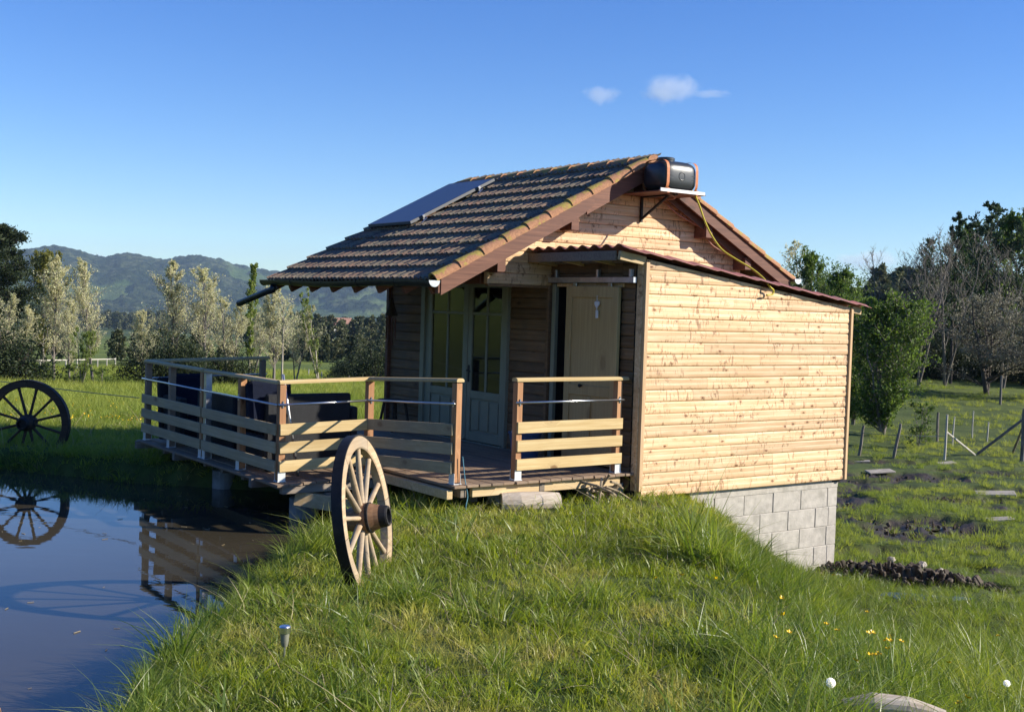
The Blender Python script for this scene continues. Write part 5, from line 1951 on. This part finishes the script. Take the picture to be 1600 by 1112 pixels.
plant('sapling', 'sprig_tree', 'sparse leafy tree top poking above the green trees behind the roof', 'tree', 1240, 62, 7.0, .9)
plant('shrub', 'low_shrub', 'small green shrub by the leaning posts in front of the big bush', 'shrub', 1440, 34, 1.3, 1.0)

# --- far woods: one mass of tree crowns per stretch, instanced
def proto_collection(name, meshes):
    c = bpy.data.collections.new(name)
    for i, me in enumerate(meshes):
        o = bpy.data.objects.new('%s_%02d' % (name, i), me)
        c.objects.link(o)
    return c

def scatter(name, coll, P, Rt, S, I, kind='stuff'):
    me = bpy.data.meshes.new(name)
    me.vertices.add(len(P))
    me.vertices.foreach_set('co', np.asarray(P, np.float32).ravel())
    a = me.attributes.new('rot', 'FLOAT_VECTOR', 'POINT')
    a.data.foreach_set('vector', np.asarray(Rt, np.float32).ravel())
    S = np.asarray(S, np.float32)
    if S.ndim == 1:
        S = np.repeat(S[:, None], 3, 1)
    a = me.attributes.new('scl', 'FLOAT_VECTOR', 'POINT')
    a.data.foreach_set('vector', S.ravel())
    a = me.attributes.new('idx', 'INT', 'POINT')
    a.data.foreach_set('value', np.asarray(I, np.int32))
    o = link(name, me)
    ng = bpy.data.node_groups.new(name + '_nodes', 'GeometryNodeTree')
    ng.interface.new_socket('Geometry', in_out='INPUT', socket_type='NodeSocketGeometry')
    ng.interface.new_socket('Geometry', in_out='OUTPUT', socket_type='NodeSocketGeometry')
    gi = ng.nodes.new('NodeGroupInput')
    go = ng.nodes.new('NodeGroupOutput')
    ip = ng.nodes.new('GeometryNodeInstanceOnPoints')
    ci = ng.nodes.new('GeometryNodeCollectionInfo')
    ci.inputs['Collection'].default_value = coll
    ci.inputs['Separate Children'].default_value = True
    ci.inputs['Reset Children'].default_value = True
    def attr(nm, t):
        n = ng.nodes.new('GeometryNodeInputNamedAttribute')
        n.data_type = t
        n.inputs['Name'].default_value = nm
        return n.outputs[0]
    L = ng.links
    L.new(gi.outputs[0], ip.inputs['Points'])
    L.new(ci.outputs[0], ip.inputs['Instance'])
    ip.inputs['Pick Instance'].default_value = True
    L.new(attr('idx', 'INT'), ip.inputs['Instance Index'])
    e2r = ng.nodes.new('FunctionNodeEulerToRotation')
    L.new(attr('rot', 'FLOAT_VECTOR'), e2r.inputs[0])
    L.new(e2r.outputs[0], ip.inputs['Rotation'])
    L.new(attr('scl', 'FLOAT_VECTOR'), ip.inputs['Scale'])
    L.new(ip.outputs[0], go.inputs[0])
    m = o.modifiers.new('scatter', 'NODES')
    m.node_group = ng
    tag(o, kind=kind)
    return o

far_tree = [make_tree(200 + i, 10, 3.2 if i != 2 else 1.8, .06, 26, 7, 10, .8, .2, .8, ['oval', 'dome', 'column'][i], 1, LM['wood'], BK['dark'], .7, twig=False, spread_leaf=.25).leaves for i in range(3)]
WOODC = proto_collection('far_tree', far_tree)
def woods():
    r = np.random.default_rng(5)
    P = []
    S = []
    # belts and thickets in the valley on the left and centre
    def belt(n, az0, az1, y0, y1, h0, h1, thr=.0, sc=90.):
        for _ in range(n):
            Y = y0 * (y1 / y0) ** r.uniform()
            X = (r.uniform(az0, az1) - 800) / 1867 * Y
            if thr and float(fbm(np.array([X / sc]), np.array([Y / (sc * 2.2)]), 88)[0]) < thr:
                continue
            P.append((X, Y))
            S.append(r.uniform(h0, h1) / 10)
    belt(2600, -500, 1000, 700, 2300, 9, 17, .47, 120.)
    belt(200, -500, 760, 420, 700, 5, 9, .56, 60.)
    belt(90, 380, 760, 300, 340, 6, 9)
    belt(70, 420, 640, 150, 165, 1.6, 3.6)
    belt(26, -500, 100, 120, 150, 3, 5)
    belt(18, 180, 380, 110, 140, 2.0, 3.6)
    # dark wood behind the right grove
    belt(260, 1180, 2300, 80, 125, 2.6, 4.6)
    belt(150, 1150, 2300, 64, 74, 1.6, 3.2)
    for _ in range(260):
        Y = r.uniform(130, 300)
        X = Y * r.uniform(.30, .55)
        P.append((X, Y))
        S.append(r.uniform(4, 7) / 10)
    # hedge and trees on the green hillside left of the pond
    for _ in range(30):
        a = r.uniform(-160, -75)
        P.append((a, r.uniform(-40, 160)))
        S.append(r.uniform(3, 8) / 10)
    P = np.array(P)
    Z = ground(P[:, 0], P[:, 1])
    S = np.array(S)
    n = len(P)
    S3 = np.stack([S * r.uniform(.8, 1.3, n), S * r.uniform(.8, 1.3, n), S], -1)
    Rt = np.zeros((n, 3))
    Rt[:, 2] = r.uniform(0, 6.28, n)
    scatter('distant_woods', WOODC, np.column_stack([P, Z - .1]), Rt, S3, r.integers(0, 3, n))
woods()

# --- village houses in the valley
def house(label, px, Y, w, h, rz, wallc, dz=0):
    X = (px - 800) / 1867.0 * Y
    o = thing('house', label, 'house', (X, Y, gz(X, Y) + dz), rz)
    d = w * .65
    link('wall', MB().box((0, 0, h / 2), (w, d, h), .05).mesh('wall', wallc), o)
    link('roof', MB().prism([(-d * .58, 0), (d * .58, 0), (0, d * .36)], w * 1.08, Matrix(((0, 0, 1, -w * .54), (1, 0, 0, 0), (0, 1, 0, h), (0, 0, 0, 1)))).mesh('roof', HR), o)
    for k in (-.28, .05, .32):
        link('window', MB().box((w * k, -d / 2 - .02, h * .55), (w * .09, .06, h * .3), .02).mesh('window', M['dark_in']), o)
HW = plain_mat('render_wall', (.66, .63, .56), .9, 0, .3, .1, 0)
HR = plain_mat('red_roof', (.32, .17, .12), .9, 0, .4, .2, 0)
house('pale house with a red roof beside the twin poplar, in the valley', 524, 560, 15, 4.5, .5, HW, 3)
house('long low white house left of the dark hedge in the valley', 548, 700, 12, 4, .3, HW, 1)
house('white house among trees right of the valley gap', 585, 720, 12, 5, -.4, HW, 1)
house('small white house in the village near the cabin corner', 598, 760, 9, 5, .9, HW, 1)
house('small pale house below the twin poplar in the valley', 490, 620, 14, 4, -.2, HW, 2)

# --- grass
def blade_tuft(seed, n, h0, h1, rad, w, bend, seg=3, lean=.35):
    r = np.random.default_rng(seed)
    V = []
    Fq = []
    for i in range(n):
        a = r.uniform(0, 2 * PI)
        rr = rad * math.sqrt(r.uniform())
        b = np.array([rr * math.cos(a), rr * math.sin(a), -.01])
        h = r.uniform(h0, h1)
        da = a + r.normal() * 1.0
        dx = np.array([math.cos(da), math.sin(da), 0])
        sd_ = np.array([-dx[1], dx[0], 0])
        tw = r.uniform(0, PI)
        sd_ = sd_ * math.cos(tw) + dx * math.sin(tw)
        bb = bend * r.uniform(.3, 1.5)
        ln = lean * r.uniform(0, 1.2)
        o = len(V)
        for k in range(seg + 1):
            t = k / seg
            c = b + np.array([0, 0, h * (t - .25 * bb * t * t)]) + dx * h * (ln * t + bb * t * t * .8)
            ww = w * r.uniform(.85, 1.1) * (1 - t ** 1.6) + .0003
            V.append(c - sd_ * ww / 2)
            V.append(c + sd_ * ww / 2)
        for k in range(seg):
            Fq.append((o + 2 * k, o + 2 * k + 1, o + 2 * k + 3, o + 2 * k + 2))
    return np.array(V), np.array(Fq)

LM['lawn'] = mat_leaf('short_grass', [(0, (.09, .14, .014)), (.4, (.21, .28, .026)), (.8, (.36, .40, .045)), (1, (.50, .43, .16))], .45, .42, .9, [(.36, (.08, .12, .02)), (.52, (.22, .28, .03)), (.66, (.50, .43, .14))], .6, spec=.5)
LM['long'] = mat_leaf('long_grass', [(0, (.07, .12, .018)), (.5, (.17, .24, .032)), (.85, (.30, .35, .06)), (1, (.48, .42, .17))], .45, .40, .7, [(.38, (.055, .11, .018)), (.50, (.13, .20, .03)), (.62, (.28, .32, .05))], .5, spec=.5)
LM['straw'] = mat_leaf('dry_grass', [(0, (.26, .20, .10)), (1, (.48, .41, .26))], .25, .7)
LM['meadow'] = mat_leaf('meadow_grass', [(0, (.14, .20, .03)), (.5, (.24, .31, .05)), (1, (.38, .38, .10))], .42, .6, .09, [(.38, (.14, .21, .03)), (.62, (.36, .37, .08))], .55)
tufts = []
for i in range(4):
    tufts.append(np_mesh('lawn_tuft', *blade_tuft(300 + i, 24, .03, .09, .065, .0056, .8), LM['lawn']))
for i in range(4):
    tufts.append(np_mesh('long_tuft', *blade_tuft(310 + i, 22, .12, .32, .07, .0066, .85, 4, .35), LM['long']))
tufts.append(np_mesh('straw_tuft', *blade_tuft(320, 6, .05, .15, .09, .004, 1.6, 3, 1.3), LM['straw']))
tufts.append(np_mesh('weed_tuft', *blade_tuft(321, 13, .05, .13, .05, .013, 1.2, 3, .9), LM['long']))
for i in range(2):
    tufts.append(np_mesh('meadow_tuft', *blade_tuft(330 + i, 40, .08, .24, .20, .012, .6, 2, .3), LM['meadow']))
TUFTC = proto_collection('grass_tuft', tufts)

def in_house(X, Y):
    u = X * dU.x + Y * dU.y
    v = X * dV.x + Y * dV.y
    return ((u > 8.95) & (u < 12.25) & (v > 9.74) & (v < 15.1)), ((u > 6.6) & (u < 8.9) & (v > 10.1) & (v < 15.4)) | ((u > 5.3) & (u <= 6.6) & (v > 11.5) & (v < 15.4))

def grass():
    r = np.random.default_rng(17)
    def ring(r0, r1, dens, half=.56, pad=0):
        area = half * (r1 * r1 - r0 * r0)
        n = int(area * dens)
        a = r.uniform(-half, half, n)
        q = np.sqrt(r.uniform(r0 * r0, r1 * r1, n))
        return np.sin(a) * q, np.cos(a) * q
    PP, RR, SS, II = [], [], [], []
    def put(X, Y, idx, s, tilt=.12, zoff=0):
        n = len(X)
        if n == 0:
            return
        Z = ground(X, Y) + zoff
        Rt = np.stack([r.normal(size=n) * tilt, r.normal(size=n) * tilt, r.uniform(0, 6.28, n)], -1)
        PP.append(np.stack([X, Y, Z], -1))
        RR.append(Rt)
        SS.append(s)
        II.append(idx)
    def ok(X, Y, keep_mud=.12):
        h, d = in_house(X, Y)
        m = mud_mask(X, Y)
        return (pond_sd(X, Y) > .05) & ~h & (~d | (r.uniform(size=len(X)) < .25)) & (r.uniform(size=len(X)) > m * (1 - keep_mud))
    for (r0, r1, dens, k) in ((3.4, 7.5, 240, 1.0), (7.5, 11, 175, 1.12), (11, 17, 110, 1.3), (17, 26, 60, 1.5)):
        X, Y = ring(r0, r1, dens)
        m = ok(X, Y)
        X, Y = X[m], Y[m]
        xe = np.interp(Y, [0, 6, 9, 13.5, 16, 22], [1.2, 1.35, 1.45, 1.9, 2.2, 2.0])
        sd = pond_sd(X, Y)
        nz = fbm(X * .9, Y * .9, 44) - .47
        nz2 = fbm(X * 2.6, Y * 2.6, 45) - .47
        # tall share: right of the mown strip, along the bank edge and at the water
        tall = smooth01((X - xe + nz * 2.2 + .1) / .9)
        tall = np.maximum(tall, smooth01((.50 - sd + nz * .5) / .3) * .75)
        tall = np.maximum(tall, smooth01((nz2 - .14) / .08) * .5 * (Y < 9))
        tall = np.where((Y > 14.5) & (X < 2), .1, tall)
        yard = smooth01((X - 3.4 - .1 * (Y - 9)) / 1.2) * smooth01((Y - 12) / 3)
        is_t = r.uniform(size=len(X)) < tall
        n = len(X)
        s = np.where(is_t, r.uniform(.50, 1.0, n) * (.85 + .8 * np.clip(nz + .05, -.3, .5)), r.uniform(.7, 1.35, n) * (1 + 1.0 * np.clip(nz, -.3, .4)))
        s = s * np.where(is_t, 1 + .2 * (k - 1), k)
        s = np.where(is_t, s * (1 - .5 * yard), s)
        s = np.where(is_t & (Y > 10.5), s * .78, s)
        edge = np.exp(-((X - xe - .1) / .28) ** 2) * (Y > 9.5) * (Y < 14)
        s = s * np.where(is_t, 1 + (.35 + 1.6 * np.clip(nz2, 0, .3)) * edge, 1)
        s = s * np.where(is_t & (nz2 > .06) & (Y < 10), 1.3, 1)
        idx = np.where(is_t, r.integers(4, 8, n), r.integers(0, 4, n))
        q = r.uniform(size=n)
        idx = np.where(q < np.where(is_t, .03, .085), 8, idx)
        idx = np.where((q > .955) & ~is_t, 9, idx)
        far_y = (Y > 15.5) & (r.uniform(size=n) < .55)
        idx = np.where(far_y, r.integers(10, 12, n), idx)
        s = np.where(far_y, r.uniform(.25, .62, n), s)
        put(X, Y, idx, s * np.exp(r.normal(size=n) * .18), .26)
    for (r0, r1, dens, k) in ((24, 38, 12, 1.15), (38, 64, 5, 1.5), (64, 110, 1.5, 1.9)):
        X, Y = ring(r0, r1, dens, .52)
        m = ok(X, Y)
        rt = smooth01((X / Y - .12) / .1)
        m = m & (r.uniform(size=len(X)) > rt * (.25 + .6 * (fbm(X * .35, Y * .35, 66) < .45)))
        X, Y, rt = X[m], Y[m], rt[m]
        n = len(X)
        put(X, Y, r.integers(10, 12, n), r.uniform(.5, 1.3, n) * k * (1 - .45 * rt), .1)
    # long bank growth hanging to the water
    t = r.uniform(0, len(POND), 9000)
    i = t.astype(int) % len(POND)
    f = (t - t.astype(int))[:, None]
    A = POND[i] * (1 - f) + POND[(i + 1) % len(POND)] * f
    A = A + r.normal(size=A.shape) * .10
    m = (pond_sd(A[:, 0], A[:, 1]) > .0) & (A[:, 1] > 3.5) & (A[:, 0] > -11)
    h, d = in_house(A[:, 0], A[:, 1])
    A = A[m & ~h & ~d]
    A = A[r.uniform(size=len(A)) < .6]
    n = len(A)
    put(A[:, 0], A[:, 1], r.integers(4, 8, n), r.uniform(.35, .85, n), .35)
    scatter('grass', TUFTC, np.concatenate(PP), np.concatenate(RR), np.concatenate(SS), np.concatenate(II))
grass()

# --- flowers
def flowers():
    petal = plain_mat('buttercup_petal', (.85, .55, .01), .35, 0, 30, .1, 0)
    stem = plain_mat('flower_stem', (.06, .13, .02), .6)
    v = []
    f = []
    mbf = MB()
    for k in range(5):
        a = 2 * PI * k / 5
        c, s = math.cos(a), math.sin(a)
        def q(x, y, z):
            return (x * c - y * s, x * s + y * c, z)
        mbf.add([q(0, 0, 0), q(.008, -.008, .003), q(.015, 0, .010), q(.008, .008, .003)], [(0, 1, 2, 3)])
    fme = mbf.mesh('petals', petal)
    sme = MB().tube([(0, 0, 0), (.01, 0, .5), (0, 0, 1.0)], .0016, 4, False).mesh('stem', stem)
    pts = [(1222, 934), (1223, 960), (1291, 975), (1233, 988), (1212, 996), (1308, 985), (1355, 956), (1357, 989), (1363, 988), (1384, 1000), (1391, 1001), (1394, 993), (1408, 1002), (1388, 1013), (1360, 1023), (1368, 1023),
           (1373, 1021), (1337, 1032), (1483, 1035), (1560, 993), (1512, 1090), (1499, 1098), (1025, 903), (1119, 904), (1065, 898), (1159, 798), (1170, 798), (1302, 898), (1319, 793)]
    r_ = random.Random(3)
    LB = ['buttercup on the dark ridge of grass, left of all the others on the slope', 'orange tinted buttercup just below the leftmost slope one', 'buttercup halfway between the left pair and the main cluster', 'buttercup low on the left slope, right one of a close pair', 'buttercup low on the left slope, left one of a close pair', 'dull buttercup right of the halfway one on a tall stalk',
          'topmost buttercup above the main cluster', 'left flower of the pair at the upper left of the main cluster', 'right flower of the pair at the upper left of the main cluster', 'buttercup at the centre of the cluster, leftmost of three', 'middle buttercup of the three at the cluster centre', 'highest buttercup of the three at the cluster centre', 'buttercup at the right end of the main cluster', 'small buttercup hanging below the cluster centre', 'left flower in the bottom row of the main cluster', 'second flower in the bottom row of the main cluster',
          'right flower in the bottom row of the main cluster', 'buttercup apart to the lower left of the main cluster', 'single buttercup between cluster and right edge, low', 'single buttercup nearest the right picture edge', 'buttercup low at right above the bottom edge', 'tiny buttercup just beneath the low right one', 'buttercup in the mown grass, left one of three below the lean-to', 'buttercup in the grass, right one of three below the lean-to', 'buttercup in the grass, middle one of three below the lean-to', 'left buttercup among tall blades against the block wall', 'right buttercup among tall blades against the block wall', 'buttercup at the foot of the block wall corner', 'buttercup beyond the right corner of the block wall']
    for (px, py), lab in zip(pts, LB):
        h = r_.uniform(.20, .30) if px > 1180 else .14
        p = ray_ground(px, py, h)
        o = thing('buttercup', lab, 'flower', p, r_.uniform(0, 6), 'yellow buttercups scattered in the grass')
        link('stem', sme, o, (0, 0, 0), (0, 0, 0), (1, 1, h))
        link('petals', fme, o, (0, 0, h), (r_.uniform(-.9, .2), r_.uniform(-.4, .4), 0), (1.25, 1.25, 1.25))
    rr = np.random.default_rng(2)
    D = rand_dirs(420, rr)
    N = np.cross(D, rand_dirs(420, rr))
    N /= np.linalg.norm(N, axis=1)[:, None]
    V, Fq = quads(D * .008, D, N, np.full(420, .017), np.full(420, .0030))
    V2, F2 = quads(D * .022, N, D, np.full(420, .006), np.full(420, .005))
    puff = mat_leaf('dandelion_fluff', [(0, (.86, .85, .80)), (1, (.95, .94, .90))], .5, .9)
    pm = np_mesh('seed_head', np.concatenate([V, V2]), np.concatenate([Fq, F2 + len(V)]), puff)
    for (px, py, lab, s) in ((1298, 1066, 'large white dandelion clock in the long grass, left of the log end', 1.0), (1573, 1067, 'smaller white dandelion clock near the right picture edge', .8)):
        p = ray_ground(px, py, .24)
        o = thing('dandelion_clock', lab, 'flower', p)
        link('stem', sme, o, (0, 0, 0), (0, 0, 0), (1.5, 1.5, .24))
        link('seed_head', pm, o, (0, 0, .24), (0, 0, 0), (s, s, s))
    # buttercups too small to count on the far meadow
    X = rr.normal(size=900)
    spots = [(-6.6, 20.5, 1.2, .7), (-4.9, 21.5, 1.3, .5), (-10, 26, 3, 2)]
    P = []
    for (cx, cy, a, b) in spots:
        n = 90
        P.append(np.stack([cx + rr.normal(size=n) * a, cy + rr.normal(size=n) * b], -1))
    P = np.concatenate(P)
    Z = ground(P[:, 0], P[:, 1]) + .17
    c = proto_collection('far_buttercup', [fme])
    n = len(P)
    scatter('far_buttercups', c, np.column_stack([P, Z]), rr.normal(size=(n, 3)) * .4, np.full(n, 1.1), np.zeros(n))
    # bits of leaf and straw floating on the pond
    n = 130
    bx = rr.uniform(-7.5, -1.9, n)
    by = rr.uniform(5, 15, n)
    k = pond_sd(bx, by) < -.15
    bx, by = bx[k], by[k]
    n = len(bx)
    bits = MB().box((0, 0, 0), (.05, .008, .002), .0005).mesh('bit', LM['straw'])
    c = proto_collection('floating_bit', [bits])
    Rt = np.zeros((n, 3))
    Rt[:, 2] = rr.uniform(0, 6.28, n)
    scatter('floating_debris', c, np.column_stack([bx, by, np.full(n, .004)]), Rt, rr.uniform(.4, 1.3, n), np.zeros(n))
flowers()

# --- clouds and the air
def cloud(px, py, Y, wpx, hpx, label, dens=.006, seed=0, kind=None):
    d = px_dir(px, py)
    t = Y / d.y
    c = Vector((0, 0, CAM_H)) + d * t
    k = Y / 1867.0
    rx, rz = wpx / 2 * k * 1.25, hpx / 2 * k * 1.4
    me = blob_mesh('cloud', None, seed, rx, rx * .45, rz, .12, 12)
    m = bpy.data.materials.new('cloud_vapour')
    m.use_nodes = True
    nt = m.node_tree
    nt.nodes.clear()
    out = nt.nodes.new('ShaderNodeOutputMaterial')
    pv = nt.nodes.new('ShaderNodeVolumePrincipled')
    pv.inputs['Color'].default_value = (1, 1, 1, 1)
    pv.inputs['Anisotropy'].default_value = .2
    tc = nd(nt, 'ShaderNodeTexCoord')
    mp = nd(nt, 'ShaderNodeMapping')
    mp.inputs['Scale'].default_value = (1 / rx, 1 / (rx * .45), 1 / rz)
    nt.links.new(tc.outputs['Object'], mp.inputs['Vector'])
    ln = nd(nt, 'ShaderNodeVectorMath', operation='LENGTH')
    nt.links.new(mp.outputs[0], ln.inputs[0])
    mp2 = nd(nt, 'ShaderNodeMapping')
    mp2.inputs['Location'].default_value = (seed * 1.7, 0, seed)
    mp2.inputs['Scale'].default_value = (1.5 / rx, 1.5 / rx, .9 / rz)
    nt.links.new(tc.outputs['Object'], mp2.inputs['Vector'])
    n = noise(nt, mp2.outputs[0], 1.0, 6, .6, .4)
    a = mathn(nt, 'SUBTRACT', 1.0, ln.outputs['Value'])
    b = mathn(nt, 'ADD', mathn(nt, 'MULTIPLY', a, .75), mathn(nt, 'SUBTRACT', n, .62))
    e = maprange(nt, b, 0.0, .38, 0, 1)
    nt.links.new(mathn(nt, 'MULTIPLY', e, dens), pv.inputs['Density'])
    nt.links.new(pv.outputs[0], out.inputs['Volume'])
    me.materials.append(m)
    o = link('cloud', me, None, c)
    tag(o, label, 'cloud')
cloud(1048, 141, 7500, 98, 40, 'brightest small white cloud, above the ridge end of the cabin roof', .0052, 3)
cloud(1112, 146, 7600, 60, 14, 'thin wisp trailing to the right of the brightest cloud', .004, 6)
cloud(938, 150, 7500, 62, 26, 'faint small cloud left of the brightest one', .0050, 5)
cloud(1356, 407, 14000, 100, 30, 'faint flat cloud low over the bare trees at right', .0034, 8)
cloud(150, 409, 19000, 90, 26, 'white cloud strip peeping over the saddle of the left hills', .004, 9)
cloud(412, 434, 19000, 80, 26, 'white cloud peeping over the hills beside the roof eave', .004, 11)

def air():
    me = MB().box((0, 1500, 145), (19600, 13500, 420), .0).mesh('haze', None)
    m = bpy.data.materials.new('valley_air')
    m.use_nodes = True
    nt = m.node_tree
    nt.nodes.clear()
    out = nt.nodes.new('ShaderNodeOutputMaterial')
    pv = nt.nodes.new('ShaderNodeVolumePrincipled')
    pv.inputs['Color'].default_value = (.55, .74, 1.0, 1)
    pv.inputs['Density'].default_value = HAZE
    pv.inputs['Anisotropy'].default_value = 0.0
    nt.links.new(pv.outputs[0], out.inputs['Volume'])
    me.materials.append(m)
    tag(link('haze', me), kind='stuff')
scene.cycles.volume_bounces = 3
HAZE = 0.00007
if HAZE:
    air()
